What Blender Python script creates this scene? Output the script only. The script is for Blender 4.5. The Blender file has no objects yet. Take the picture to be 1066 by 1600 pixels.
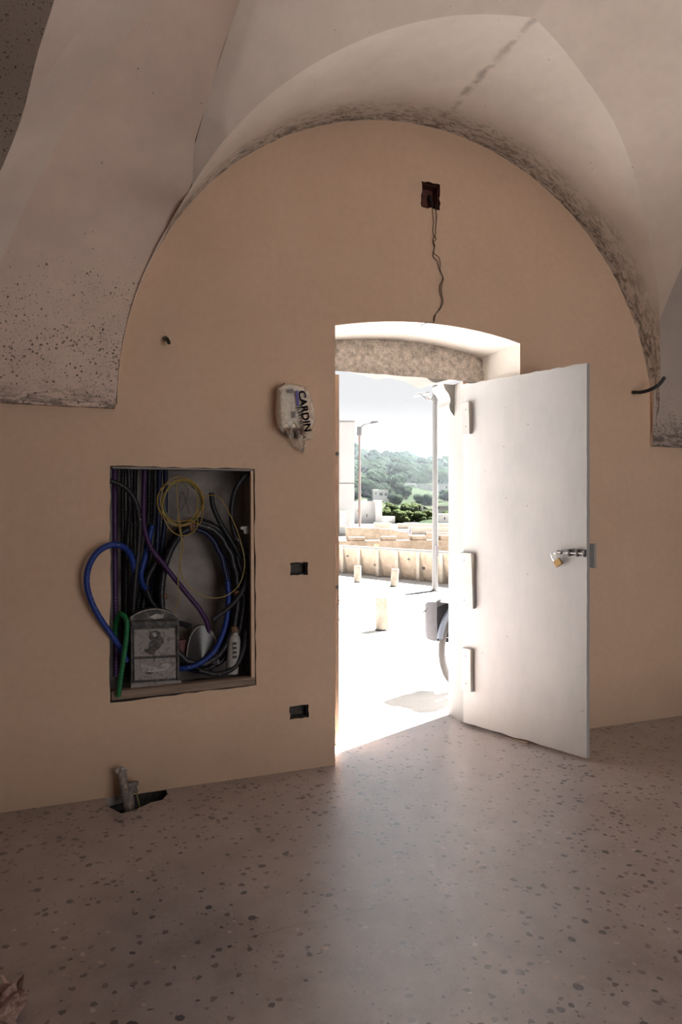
import bpy, bmesh, math, random
from mathutils import Vector, Matrix, noise

rnd = random.Random(7)
scene = bpy.context.scene
COL = scene.collection

# ------------------------------------------------------------------ camera
F = 1067.0; TH = math.radians(21.1); EYE = 1.4; DIST = 3.536
cth, sth = math.cos(TH), math.sin(TH)
cam_d = bpy.data.cameras.new('camera')
cam_d.sensor_fit = 'VERTICAL'; cam_d.sensor_height = 36.0; cam_d.sensor_width = 24.0
cam_d.lens = 36.0 * F / 1600.0
cam_d.clip_start = 0.05; cam_d.clip_end = 2000
cam = bpy.data.objects.new('camera', cam_d); COL.objects.link(cam)
cam.location = (0, -DIST, EYE)
cam.rotation_euler = (math.radians(90), 0, -TH)
scene.camera = cam

# ------------------------------------------------------------------ world, sun, added fill lamp, exposure
W = bpy.data.worlds.new('World'); scene.world = W; W.use_nodes = True
wn = W.node_tree.nodes; wl = W.node_tree.links; wn.clear()
wo = wn.new('ShaderNodeOutputWorld'); wb = wn.new('ShaderNodeBackground')
wt = wn.new('ShaderNodeTexCoord'); ws = wn.new('ShaderNodeSeparateXYZ'); wr = wn.new('ShaderNodeValToRGB')
wl.new(wt.outputs['Generated'], ws.inputs[0]); wl.new(ws.outputs['Z'], wr.inputs[0])
wr.color_ramp.elements[0].position = 0.0; wr.color_ramp.elements[0].color = (0.88, 0.875, 0.88, 1)
wr.color_ramp.elements[1].position = 0.45; wr.color_ramp.elements[1].color = (0.80, 0.82, 0.86, 1)
wl.new(wr.outputs[0], wb.inputs[0]); wb.inputs[1].default_value = 0.84
wl.new(wb.outputs[0], wo.inputs[0])

sun_d = bpy.data.lights.new('sun', 'SUN'); sun_d.energy = 145.0; sun_d.angle = math.radians(0.6)
sun_d.color = (1.0, 0.975, 0.95)
sun = bpy.data.objects.new('sun', sun_d); COL.objects.link(sun)
sd = Vector((0.92 * 0.588, 0.40 * 0.588, 0.809)).normalized()
sun.rotation_euler = sd.to_track_quat('Z', 'Y').to_euler()

fill_d = bpy.data.lights.new('rear_fill_lamp', 'AREA'); fill_d.shape = 'RECTANGLE'  # added fill lamp behind the camera; no such source is seen
fill_d.size = 2.5; fill_d.size_y = 2.6; fill_d.energy = 38; fill_d.color = (1.0, 0.95, 0.90)
fill_o = bpy.data.objects.new('rear_fill_lamp', fill_d); COL.objects.link(fill_o)
fill_o.location = (2.5, -5.35, 1.45); fill_o.rotation_euler = (math.radians(90), 0, 0)

scene.view_settings.view_transform = 'Standard'; scene.view_settings.look = 'None'
scene.view_settings.exposure = 0.30; scene.view_settings.gamma = 1.0
scene.view_settings.use_curve_mapping = False
scene.cycles.use_denoising = True
scene.cycles.max_bounces = 12; scene.cycles.diffuse_bounces = 7; scene.cycles.volume_bounces = 1

# ------------------------------------------------------------------ placing helpers (room frame: front wall y=0, x along it, z up)
def ray(px, py):
    u = (px - 533) / F; v = (800 - py) / F
    return Vector((u * cth + sth, -u * sth + cth, v))
def PY(px, py, Y=0.0):
    d = ray(px, py); t = (Y + DIST) / d.y
    return Vector((d.x * t, Y, EYE + d.z * t))
def PZ(px, py, Z=0.0):
    d = ray(px, py); t = (Z - EYE) / d.z
    return Vector((d.x * t, -DIST + d.y * t, Z))
def PD(px, py, dist):                       # at a distance along the view axis
    d = ray(px, py)
    return Vector((d.x * dist, -DIST + d.y * dist, EYE + d.z * dist))
def CW(r, w, z):                            # right / forward of the camera -> room frame
    return Vector((r * cth + w * sth, -DIST - r * sth + w * cth, z))

# ------------------------------------------------------------------ material helpers
def new_mat(name):
    m = bpy.data.materials.new(name); m.use_nodes = True
    nt = m.node_tree; b = nt.nodes['Principled BSDF']
    return m, nt, b
def nd(nt, t, **k):
    n = nt.nodes.new(t)
    for a, v in k.items():
        if a.startswith('i_'): n.inputs[a[2:].replace('_', ' ')].default_value = v
        else: setattr(n, a, v)
    return n
def ramp(nt, src, p0, p1, c0=(0, 0, 0, 1), c1=(1, 1, 1, 1)):
    r = nt.nodes.new('ShaderNodeValToRGB')
    r.color_ramp.elements[0].position = p0; r.color_ramp.elements[0].color = c0
    r.color_ramp.elements[1].position = p1; r.color_ramp.elements[1].color = c1
    nt.links.new(src, r.inputs[0]); return r.outputs[0]
def mixc(nt, fac, a, b, mode='MIX'):
    n = nt.nodes.new('ShaderNodeMix'); n.data_type = 'RGBA'; n.blend_type = mode
    for sock, v in ((n.inputs[0], fac), (n.inputs[6], a), (n.inputs[7], b)):
        if isinstance(v, (int, float)): sock.default_value = v
        elif isinstance(v, tuple): sock.default_value = v if len(v) == 4 else v + (1,)
        else: nt.links.new(v, sock)
    return n.outputs[2]
def math_n(nt, op, a, b=None, c=None):
    n = nt.nodes.new('ShaderNodeMath'); n.operation = op
    for i, v in enumerate((a, b, c)):
        if v is None: continue
        if isinstance(v, (int, float)): n.inputs[i].default_value = v
        else: nt.links.new(v, n.inputs[i])
    return n.outputs[0]
def maprange(nt, v, a, b, c=0.0, d=1.0):
    n = nt.nodes.new('ShaderNodeMapRange'); n.inputs[1].default_value = a; n.inputs[2].default_value = b
    n.inputs[3].default_value = c; n.inputs[4].default_value = d
    nt.links.new(v, n.inputs[0]); return n.outputs[0]
def coords(nt, scale=None):
    tc = nt.nodes.new('ShaderNodeTexCoord'); o = tc.outputs['Object']
    if scale:
        mp = nt.nodes.new('ShaderNodeMapping'); mp.inputs['Scale'].default_value = scale
        nt.links.new(o, mp.inputs[0]); o = mp.outputs[0]
    return o
def nz(nt, co, scale, detail=4, rough=0.55, dist=0.0):
    n = nt.nodes.new('ShaderNodeTexNoise'); n.inputs['Scale'].default_value = scale
    n.inputs['Detail'].default_value = detail; n.inputs['Roughness'].default_value = rough
    n.inputs['Distortion'].default_value = dist
    nt.links.new(co, n.inputs['Vector']); return n.outputs['Fac']
def bump(nt, b, h, strength=0.3, dist=0.01):
    n = nt.nodes.new('ShaderNodeBump'); n.inputs['Strength'].default_value = strength
    n.inputs['Distance'].default_value = dist
    nt.links.new(h, n.inputs['Height']); nt.links.new(n.outputs[0], b.inputs['Normal'])
def plain(name, c, rough=0.6, metal=0.0, var=0.0, vscale=8.0, bumps=0.0, bscale=60, spec=None):
    m, nt, b = new_mat(name)
    b.inputs['Base Color'].default_value = c + (1,); b.inputs['Roughness'].default_value = rough
    b.inputs['Metallic'].default_value = metal
    if spec is not None: b.inputs['Specular IOR Level'].default_value = spec
    co = coords(nt)
    if var:
        n = nz(nt, co, vscale)
        d = tuple(x * (1 - var) for x in c); l = tuple(min(1, x * (1 + var)) for x in c)
        nt.links.new(ramp(nt, n, 0.3, 0.7, d + (1,), l + (1,)), b.inputs['Base Color'])
    if bumps: bump(nt, b, nz(nt, co, bscale), bumps)
    return m
def voro(nt, co, scale, feature='F1', rand=1.0):
    v = nt.nodes.new('ShaderNodeTexVoronoi'); v.feature = feature; v.inputs['Scale'].default_value = scale
    v.inputs['Randomness'].default_value = rand
    nt.links.new(co, v.inputs['Vector']); return v
def sep(nt, co):
    s = nt.nodes.new('ShaderNodeSeparateXYZ'); nt.links.new(co, s.inputs[0]); return s.outputs

# wall plaster (fresh beige render)
def m_wall():
    m, nt, b = new_mat('beige_plaster'); co = coords(nt)
    n1 = nz(nt, co, 1.3, 5, 0.6); n2 = nz(nt, co, 26, 4, 0.6)
    c = ramp(nt, n1, 0.3, 0.72, (0.68, 0.475, 0.335, 1), (0.76, 0.555, 0.405, 1))
    c = mixc(nt, 0.22, c, ramp(nt, n2, 0.3, 0.7, (0.60, 0.42, 0.30, 1), (0.80, 0.60, 0.45, 1)))
    # darker brown along the foot of the wall, with a noisy edge
    z = sep(nt, co)[2]
    h = math_n(nt, 'ADD', z, math_n(nt, 'MULTIPLY', nz(nt, co, 2.2, 4), -0.35))
    c = mixc(nt, math_n(nt, 'MULTIPLY', maprange(nt, h, 0.22, -0.16), 0.45), c, (0.30, 0.215, 0.155))
    nt.links.new(c, b.inputs['Base Color']); b.inputs['Roughness'].default_value = 0.92
    b.inputs['Specular IOR Level'].default_value = 0.2
    bump(nt, b, math_n(nt, 'ADD', nz(nt, co, 160, 3), math_n(nt, 'MULTIPLY', nz(nt, co, 9, 3), 2.0)), 0.12, 0.006)
    return m
def m_vault(name, base, specks=False, arch_dirt=False, dark=1.0, pit_lo=1.9, pit_hi=2.7):
    m, nt, b = new_mat(name); co = coords(nt); s = sep(nt, co)
    n1 = nz(nt, co, 1.6, 6, 0.62); n2 = nz(nt, co, 11, 5, 0.6)
    lo = tuple(x * 0.84 * dark for x in base) + (1,); hi = tuple(min(1, x * 1.06 * dark) for x in base) + (1,)
    c = ramp(nt, n1, 0.32, 0.68, lo, hi)
    c = mixc(nt, 0.25, c, ramp(nt, n2, 0.3, 0.75, lo, hi))
    # sparse pits everywhere
    v = voro(nt, co, 30); rr = sep(nt, v.outputs['Color'])
    pit = math_n(nt, 'MULTIPLY', ramp(nt, v.outputs['Distance'], 0.06, 0.13, (1, 1, 1, 1), (0, 0, 0, 1)), math_n(nt, 'GREATER_THAN', rr[0], 0.93))
    c = mixc(nt, math_n(nt, 'MULTIPLY', pit, 0.75), c, (0.10, 0.08, 0.07))
    hgt = math_n(nt, 'MULTIPLY', pit, -1.0)
    if specks:
        dens = maprange(nt, s[2], pit_hi, pit_lo)
        nn = nz(nt, co, 5, 3)
        wn_ = nt.nodes.new('ShaderNodeTexNoise'); wn_.inputs['Scale'].default_value = 60; nt.links.new(co, wn_.inputs['Vector'])
        wv = nt.nodes.new('ShaderNodeVectorMath'); wv.operation = 'MULTIPLY_ADD'; nt.links.new(wn_.outputs['Color'], wv.inputs[0]); wv.inputs[1].default_value = (0.016,) * 3; nt.links.new(co, wv.inputs[2])
        for sc, th0 in ((58, 0.96), (105, 0.90), (170, 0.90)):
            v2 = voro(nt, wv.outputs[0], sc); q = sep(nt, v2.outputs['Color'])
            th = math_n(nt, 'SUBTRACT', th0 + 0.12, math_n(nt, 'MULTIPLY', math_n(nt, 'MULTIPLY', dens, nn), 1.05))
            p2 = math_n(nt, 'MULTIPLY', ramp(nt, v2.outputs['Distance'], 0.2, 0.34, (1, 1, 1, 1), (0, 0, 0, 1)), math_n(nt, 'GREATER_THAN', q[1], th))
            c = mixc(nt, math_n(nt, 'MULTIPLY', p2, 0.85), c, (0.085, 0.065, 0.055))
            hgt = math_n(nt, 'ADD', hgt, math_n(nt, 'MULTIPLY', p2, -1.0))
        # broken band just above the impost
        e = maprange(nt, s[2], 2.02, 1.905)
        sm = nz(nt, coords(nt, (1.0, 1.0, 3.2)), 13, 6, 0.7, 0.6)
        c = mixc(nt, math_n(nt, 'MULTIPLY', math_n(nt, 'MULTIPLY', e, ramp(nt, sm, 0.47, 0.56)), 0.8), c, (0.13, 0.10, 0.085))
    if arch_dirt:
        mm = nz(nt, co, 3.0, 3)
        near = maprange(nt, math_n(nt, 'ADD', s[1], math_n(nt, 'MULTIPLY', mm, 0.14)), -0.15, 0.04)
        scr = nz(nt, coords(nt, (1.3, 3.4, 1.3)), 8.5, 8, 0.70, 1.6)
        d = math_n(nt, 'MULTIPLY', near, ramp(nt, scr, 0.48, 0.56))
        c = mixc(nt, math_n(nt, 'MULTIPLY', d, 0.8), c, (0.105, 0.078, 0.062))
        wall_fade = math_n(nt, 'MULTIPLY', maprange(nt, s[1], -0.34, -0.02), nz(nt, co, 2.3, 3))  # softly darker towards the wall, broken by noise
        c = mixc(nt, math_n(nt, 'MULTIPLY', wall_fade, 0.55), c, (0.20, 0.155, 0.125))
        hgt = math_n(nt, 'ADD', hgt, math_n(nt, 'MULTIPLY', d, -1.5))
        # crack stain along the crown
        wob = math_n(nt, 'MULTIPLY', math_n(nt, 'SUBTRACT', nz(nt, co, 7, 3), 0.5), 0.06)
        dx = math_n(nt, 'ABSOLUTE', math_n(nt, 'ADD', math_n(nt, 'SUBTRACT', s[0], 1.945), wob))
        line = math_n(nt, 'MULTIPLY', maprange(nt, dx, 0.030, 0.006), ramp(nt, nz(nt, co, 9, 4), 0.42, 0.6))
        c = mixc(nt, math_n(nt, 'MULTIPLY', line, 0.6), c, (0.25, 0.185, 0.145))
    nt.links.new(c, b.inputs['Base Color']); b.inputs['Roughness'].default_value = 0.93
    b.inputs['Specular IOR Level'].default_value = 0.2
    hgt = math_n(nt, 'ADD', hgt, math_n(nt, 'MULTIPLY', nz(nt, co, 14, 5), 0.8))
    bump(nt, b, hgt, 0.35, 0.006)
    return m
def m_floor():
    m, nt, b = new_mat('terrazzo_floor'); co0 = coords(nt)
    ns = nt.nodes.new('ShaderNodeTexNoise'); ns.inputs['Scale'].default_value = 48; nt.links.new(co0, ns.inputs['Vector'])
    vm = nt.nodes.new('ShaderNodeVectorMath'); vm.operation = 'MULTIPLY_ADD'
    nt.links.new(ns.outputs['Color'], vm.inputs[0]); vm.inputs[1].default_value = (0.022,) * 3; nt.links.new(co0, vm.inputs[2])
    mp = nt.nodes.new('ShaderNodeMapping'); mp.inputs['Scale'].default_value = (1, 1, 0); nt.links.new(vm.outputs[0], mp.inputs[0])
    co = mp.outputs[0]
    n1 = nz(nt, co0, 1.1, 7, 0.68, 0.5); n2 = nz(nt, co0, 6, 6, 0.7, 0.3)
    c = ramp(nt, n1, 0.36, 0.64, (0.185, 0.150, 0.142, 1), (0.385, 0.338, 0.338, 1))
    c = mixc(nt, 0.42, c, ramp(nt, n2, 0.34, 0.68, (0.14, 0.11, 0.102, 1), (0.45, 0.40, 0.40, 1)))
    # fine grit
    v0 = voro(nt, co, 130); r0 = sep(nt, v0.outputs['Color'])
    g = math_n(nt, 'MULTIPLY', math_n(nt, 'GREATER_THAN', r0[0], 0.72), math_n(nt, 'LESS_THAN', v0.outputs['Distance'], 0.36))
    c = mixc(nt, math_n(nt, 'MULTIPLY', g, 0.6), c, mixc(nt, r0[1], (0.10, 0.085, 0.085), (0.46, 0.39, 0.35)))
    patch = ramp(nt, nz(nt, co0, 1.1, 3), 0.36, 0.62, (0.84, 0.84, 0.84, 1), (0.22, 0.22, 0.22, 1))
    def chips(sc, size, thr, col_a, col_b, c, amt=0.95, use_patch=False):
        v = voro(nt, co, sc); r = sep(nt, v.outputs['Color'])
        rad = math_n(nt, 'MULTIPLY_ADD', r[2], size * 0.7, size * 0.45)
        k = math_n(nt, 'MULTIPLY', math_n(nt, 'LESS_THAN', v.outputs['Distance'], rad), math_n(nt, 'GREATER_THAN', r[0], patch if use_patch else thr))
        return mixc(nt, math_n(nt, 'MULTIPLY', k, amt), c, mixc(nt, r[1], col_a, col_b)), k
    c, k1 = chips(62, 0.33, 0.72, (0.075, 0.06, 0.06), (0.36, 0.255, 0.21), c, 0.8)
    c, k2 = chips(34, 0.33, 0.70, (0.040, 0.040, 0.055), (0.20, 0.165, 0.16), c, 0.9, True)
    c, k3 = chips(37, 0.27, 0.90, (0.56, 0.52, 0.49), (0.42, 0.33, 0.26), c, 0.85)
    c, k4 = chips(17.0, 0.21, 0.5, (0.022, 0.025, 0.042), (0.060, 0.058, 0.075), c, 0.97, True)
    # hairline crack crossing the floor
    s = sep(nt, co0)
    wob = math_n(nt, 'MULTIPLY', math_n(nt, 'SUBTRACT', nz(nt, co0, 6, 4), 0.5), 0.10)
    dy = math_n(nt, 'ABSOLUTE', math_n(nt, 'ADD', math_n(nt, 'ADD', s[1], 1.325), wob))
    ck = math_n(nt, 'MULTIPLY', math_n(nt, 'LESS_THAN', dy, 0.0028), math_n(nt, 'MULTIPLY', math_n(nt, 'GREATER_THAN', s[0], 0.55), math_n(nt, 'LESS_THAN', s[0], 1.5)))
    c = mixc(nt, math_n(nt, 'MULTIPLY', ck, 0.6), c, (0.08, 0.06, 0.05))
    nt.links.new(c, b.inputs['Base Color'])
    rr = ramp(nt, n2, 0.3, 0.7, (0.34, 0.34, 0.34, 1), (0.46, 0.46, 0.46, 1))
    rr = mixc(nt, math_n(nt, 'MAXIMUM', k4, k2), rr, (0.22, 0.22, 0.22))
    nt.links.new(rr, b.inputs['Roughness'])
    b.inputs['Specular IOR Level'].default_value = 1.0
    b.inputs['Coat Weight'].default_value = 1.0; b.inputs['Coat Roughness'].default_value = 0.37; b.inputs['Coat IOR'].default_value = 1.8
    bump(nt, b, math_n(nt, 'ADD', n2, math_n(nt, 'MULTIPLY', nz(nt, co0, 90, 3), 0.3)), 0.10, 0.006)
    return m
def m_stone(name, lo, hi, scale=12, rough=0.9, bs=0.5, pits=0.0):
    m, nt, b = new_mat(name); co = coords(nt)
    n = nz(nt, co, scale, 7, 0.68, 0.3)
    c = ramp(nt, n, 0.33, 0.68, lo + (1,), hi + (1,))
    h = n
    if pits:
        v = voro(nt, co, scale * 3.2)
        k = ramp(nt, v.outputs['Distance'], 0.16, 0.30, (1, 1, 1, 1), (0, 0, 0, 1))
        k = math_n(nt, 'MULTIPLY', k, math_n(nt, 'GREATER_THAN', sep(nt, v.outputs['Color'])[0], 0.55))
        c = mixc(nt, math_n(nt, 'MULTIPLY', k, pits), c, tuple(x * 0.35 for x in lo))
        h = math_n(nt, 'SUBTRACT', n, math_n(nt, 'MULTIPLY', k, 0.5))
    nt.links.new(c, b.inputs['Base Color']); b.inputs['Roughness'].default_value = rough
    b.inputs['Specular IOR Level'].default_value = 0.2
    bump(nt, b, h, bs, 0.012)
    return m
def m_door():
    m, nt, b = new_mat('white_door_paint'); co = coords(nt)
    g = nz(nt, coords(nt, (5, 5, 1.6)), 3.0, 7, 0.7)
    c = ramp(nt, g, 0.25, 0.75, (0.36, 0.357, 0.358, 1), (0.41, 0.406, 0.406, 1))
    sm = nz(nt, co, 2.1, 5, 0.6)
    c = mixc(nt, ramp(nt, sm, 0.5, 0.75), c, (0.43, 0.425, 0.422))
    v = voro(nt, co, 17); q = sep(nt, v.outputs['Color'])
    k = math_n(nt, 'MULTIPLY', math_n(nt, 'LESS_THAN', v.outputs['Distance'], 0.085), math_n(nt, 'GREATER_THAN', q[0], 0.86))
    scr = ramp(nt, nz(nt, coords(nt, (2.5, 2.5, 9)), 7, 6, 0.75, 1.0), 0.66, 0.70)
    c = mixc(nt, math_n(nt, 'MULTIPLY', scr, 0.35), c, (0.55, 0.47, 0.38))
    c = mixc(nt, math_n(nt, 'MULTIPLY', k, 0.8), c, (0.22, 0.16, 0.11))
    nt.links.new(c, b.inputs['Base Color']); b.inputs['Roughness'].default_value = 0.62
    bump(nt, b, math_n(nt, 'ADD', g, math_n(nt, 'MULTIPLY', nz(nt, co, 45, 4), 0.6)), 0.10, 0.006)
    return m
def m_wood(name, lo, hi, sc=(18, 18, 1.5)):
    m, nt, b = new_mat(name)
    g = nz(nt, coords(nt, sc), 2.5, 6, 0.65, 0.5)
    nt.links.new(ramp(nt, g, 0.3, 0.7, lo + (1,), hi + (1,)), b.inputs['Base Color'])
    b.inputs['Roughness'].default_value = 0.75; bump(nt, b, g, 0.3, 0.004); return m
def m_dusty(name, c, dust=0.25, rough=0.45):
    m, nt, b = new_mat(name); co = coords(nt)
    v = voro(nt, co, 75); q = sep(nt, v.outputs['Color'])
    k = math_n(nt, 'MULTIPLY', math_n(nt, 'LESS_THAN', v.outputs['Distance'], 0.3), math_n(nt, 'GREATER_THAN', q[0], 1 - dust))
    k = math_n(nt, 'MULTIPLY', k, ramp(nt, nz(nt, co, 6, 3), 0.5, 0.62))
    nt.links.new(mixc(nt, math_n(nt, 'MULTIPLY', k, 0.7), c, (0.36, 0.31, 0.27)), b.inputs['Base Color'])
    b.inputs['Roughness'].default_value = rough; return m
def m_patchy(name, a, bcol, scale=20, lo=0.45, hi=0.55, rough=0.7, metal=0.0):
    m, nt, b = new_mat(name); co = coords(nt)
    n = nz(nt, co, scale, 6, 0.7, 0.4)
    nt.links.new(ramp(nt, n, lo, hi, a + (1,), bcol + (1,)), b.inputs['Base Color'])
    b.inputs['Roughness'].default_value = rough; b.inputs['Metallic'].default_value = metal
    bump(nt, b, n, 0.25, 0.003); return m
def m_leaf(name, lo, hi, sc=0.5):
    m, nt, b = new_mat(name); co = coords(nt)
    n = nz(nt, co, sc, 5, 0.7)
    nt.links.new(ramp(nt, n, 0.32, 0.68, lo + (1,), hi + (1,)), b.inputs['Base Color'])
    b.inputs['Roughness'].default_value = 1.0; b.inputs['Specular IOR Level'].default_value = 0.0
    bump(nt, b, nz(nt, co, sc * 8, 4, 0.7), 0.7, 0.25); return m

M = {}
M['wall'] = m_wall()
M['dark_wall'] = plain('dark_unseen_wall', (0.17, 0.125, 0.095), 0.95, var=0.15, vscale=3, bumps=0.2, spec=0.1)  # unseen walls made dark to cut bounced light at the room's sides
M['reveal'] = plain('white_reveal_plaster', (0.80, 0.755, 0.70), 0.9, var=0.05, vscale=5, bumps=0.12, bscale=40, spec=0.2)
M['niche'] = plain('grey_niche_plaster', (0.31, 0.275, 0.26), 0.95, var=0.22, vscale=7, bumps=0.3, bscale=30, spec=0.1)
M['lunette'] = m_vault('lunette_plaster', (0.88, 0.79, 0.71), arch_dirt=True)
M['web'] = m_vault('web_plaster', (0.74, 0.625, 0.545))
M['pend'] = m_vault('pendentive_plaster', (0.80, 0.625, 0.535), specks=True)
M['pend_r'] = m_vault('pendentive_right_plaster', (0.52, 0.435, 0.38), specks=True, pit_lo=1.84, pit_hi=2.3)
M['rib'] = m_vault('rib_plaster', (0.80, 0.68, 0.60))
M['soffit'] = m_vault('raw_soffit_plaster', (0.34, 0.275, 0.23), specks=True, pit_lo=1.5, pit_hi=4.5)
M['floor'] = m_floor()
M['door'] = m_door()
M['batten'] = plain('batten_paint', (0.35, 0.343, 0.338), 0.6, var=0.08, vscale=14, bumps=0.15)
M['batten_edge'] = m_wood('batten_edge', (0.36, 0.30, 0.24), (0.50, 0.44, 0.37))
M['lintel'] = m_stone('lintel_stone', (0.29, 0.24, 0.20), (0.72, 0.63, 0.55), 30, bs=1.0, pits=0.45)
M['jamb'] = plain('limewashed_stone', (0.22, 0.216, 0.21), 0.9, var=0.06, vscale=4, bumps=0.2, bscale=25, spec=0.2)
M['brownwood'] = m_wood('brown_wood', (0.33, 0.20, 0.13), (0.52, 0.34, 0.24))
M['hood'] = plain('hood_stone', (0.10, 0.095, 0.088), 0.95, var=0.08, vscale=4, spec=0.1)
M['facade'] = plain('facade_limewash', (0.26, 0.255, 0.25), 0.95, var=0.1, vscale=2, bumps=0.2, spec=0.1)
M['paving'] = m_stone('pale_paving', (0.37, 0.355, 0.34), (0.44, 0.425, 0.41), 2.2, 0.8, 0.12)
M['joint'] = plain('paving_joint', (0.02, 0.018, 0.016), 0.95, var=0.15)
M['grate'] = m_stone('drain_slab', (0.006, 0.0055, 0.005), (0.024, 0.023, 0.022), 30, 0.9, 0.5)
M['bollard'] = m_stone('bollard_stone', (0.10, 0.084, 0.066), (0.16, 0.14, 0.116), 9, 0.9, 0.3)
M['tufa'] = m_stone('tufa_stone', (0.17, 0.128, 0.094), (0.25, 0.205, 0.16), 6, 0.95, 0.6, pits=0.35)
M['tufa_light'] = m_stone('tufa_light', (0.18, 0.154, 0.124), (0.25, 0.22, 0.185), 8, 0.95, 0.4)
M['tufa_far'] = m_stone('far_tufa_stone', (0.085, 0.064, 0.046), (0.14, 0.113, 0.087), 3, 0.95, 0.5, pits=0.3)
M['tufa_far_light'] = m_stone('far_pale_stone', (0.12, 0.103, 0.085), (0.16, 0.142, 0.122), 3, 0.95, 0.3)
M['lamp_metal'] = plain('lamp_metal', (0.028, 0.028, 0.03), 0.5)
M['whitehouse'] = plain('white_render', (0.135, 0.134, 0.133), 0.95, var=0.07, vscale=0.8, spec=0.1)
M['farhouse'] = plain('far_white_render', (0.50, 0.495, 0.49), 0.95, var=0.05, vscale=0.5, spec=0.1)
M['window'] = plain('dark_window', (0.06, 0.065, 0.07), 0.25)
M['pole'] = plain('galvanised_pole', (0.055, 0.053, 0.052), 0.5, 0.0, var=0.08, vscale=3)
M['rust'] = m_patchy('rusty_pole', (0.035, 0.035, 0.037), (0.060, 0.028, 0.017), 2.5, 0.42, 0.62)
M['black'] = m_dusty('black_conduit', (0.016, 0.015, 0.019), 0.30)
M['blue'] = m_dusty('blue_conduit', (0.012, 0.040, 0.24), 0.08, 0.4)
M['navy'] = m_dusty('navy_conduit', (0.008, 0.014, 0.06), 0.12)
M['purple'] = m_dusty('purple_conduit', (0.055, 0.016, 0.085), 0.22)
M['green'] = m_dusty('green_conduit', (0.006, 0.15, 0.045), 0.06, 0.4)
M['yellow'] = plain('yellow_wire', (0.36, 0.235, 0.035), 0.45)
M['ywgreen'] = plain('yellow_green_wire', (0.16, 0.165, 0.04), 0.45)
M['tape'] = m_patchy('brown_tape', (0.15, 0.075, 0.04), (0.26, 0.14, 0.08), 30)
M['mailbody'] = m_patchy('worn_mailbox_paint', (0.13, 0.115, 0.11), (0.30, 0.275, 0.26), 55, 0.34, 0.5, 0.65)
M['maildark'] = m_patchy('mailbox_dark', (0.035, 0.03, 0.03), (0.16, 0.14, 0.13), 30, 0.45, 0.7, 0.6)
M['maillite'] = m_patchy('mailbox_pale', (0.16, 0.14, 0.13), (0.50, 0.46, 0.43), 40, 0.35, 0.6, 0.5)  # paler mottled grey, also on the guard rim and mortar lumps
M['timber'] = m_wood('old_timber', (0.16, 0.105, 0.075), (0.34, 0.25, 0.19), (1.5, 18, 18))
M['bottle'] = plain('white_bottle', (0.42, 0.40, 0.38), 0.4, var=0.1, vscale=20)
M['ink'] = plain('dark_ink', (0.06, 0.055, 0.06), 0.7)
M['dish'] = plain('grey_plastic', (0.055, 0.052, 0.055), 0.25, var=0.2, vscale=12)
M['red'] = plain('dull_red_plastic', (0.11, 0.018, 0.02), 0.5)
M['boxred'] = m_patchy('red_brown_back_box', (0.055, 0.016, 0.012), (0.14, 0.042, 0.03), 25, 0.4, 0.6)
M['greybox'] = m_patchy('dusty_grey_box', (0.05, 0.043, 0.04), (0.13, 0.105, 0.09), 25, 0.4, 0.7)
M['wire'] = plain('dark_wire', (0.045, 0.032, 0.03), 0.5)
M['brass'] = plain('brass', (0.30, 0.19, 0.075), 0.5, 0.6)
M['steel'] = plain('zinc_steel', (0.45, 0.46, 0.48), 0.35, 0.85, var=0.15, vscale=60)
M['darksteel'] = plain('dark_steel', (0.09, 0.085, 0.09), 0.5, 0.6)
M['siren'] = plain('cream_casing', (0.80, 0.71, 0.60), 0.5, var=0.06)
M['sirenside'] = m_patchy('brown_side', (0.10, 0.06, 0.05), (0.20, 0.14, 0.11), 20)
M['letter'] = plain('violet_print', (0.11, 0.10, 0.36), 0.6)
M['letter2'] = plain('grey_print', (0.22, 0.20, 0.20), 0.6)
M['conduitgrey'] = m_patchy('dusty_grey_pipe', (0.10, 0.08, 0.075), (0.30, 0.25, 0.22), 30, 0.4, 0.65)
M['debris'] = m_patchy('brown_paper', (0.14, 0.055, 0.04), (0.42, 0.29, 0.25), 14, 0.38, 0.62)
M['hole'] = m_patchy('dark_hollow', (0.012, 0.010, 0.010), (0.035, 0.027, 0.024), 20)  # near-black colour stands in for shade where openings are drawn flat
M['tyre'] = plain('dusty_tyre', (0.042, 0.036, 0.033), 0.8, var=0.1)
M['rim'] = plain('dark_rim', (0.05, 0.03, 0.03), 0.4, 0.5)
M['bikeblack'] = plain('bike_black', (0.012, 0.012, 0.014), 0.4)
M['fender'] = plain('silver_fender', (0.16, 0.18, 0.22), 0.3, 0.6)
M['bag'] = plain('grey_canvas', (0.026, 0.023, 0.027), 0.7, var=0.25, vscale=9, bumps=0.3, bscale=20)
M['leaf1'] = m_leaf('pine_foliage', (0.007, 0.011, 0.008), (0.014, 0.020, 0.012))
M['leaf2'] = m_leaf('bush_foliage', (0.012, 0.017, 0.008), (0.024, 0.029, 0.013))
M['leaf3'] = m_leaf('dark_foliage', (0.005, 0.009, 0.008), (0.010, 0.016, 0.012))
M['weed'] = plain('weed_green', (0.16, 0.20, 0.04), 0.8)
M['trunk'] = plain('bark', (0.13, 0.10, 0.08), 0.9, var=0.2)
M['hill'] = m_leaf('hill_ground', (0.008, 0.012, 0.008), (0.017, 0.020, 0.012), 0.06)
M['far'] = m_stone('far_ground', (0.04, 0.036, 0.032), (0.06, 0.056, 0.051), 0.3, 0.95, 0.1)
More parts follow.
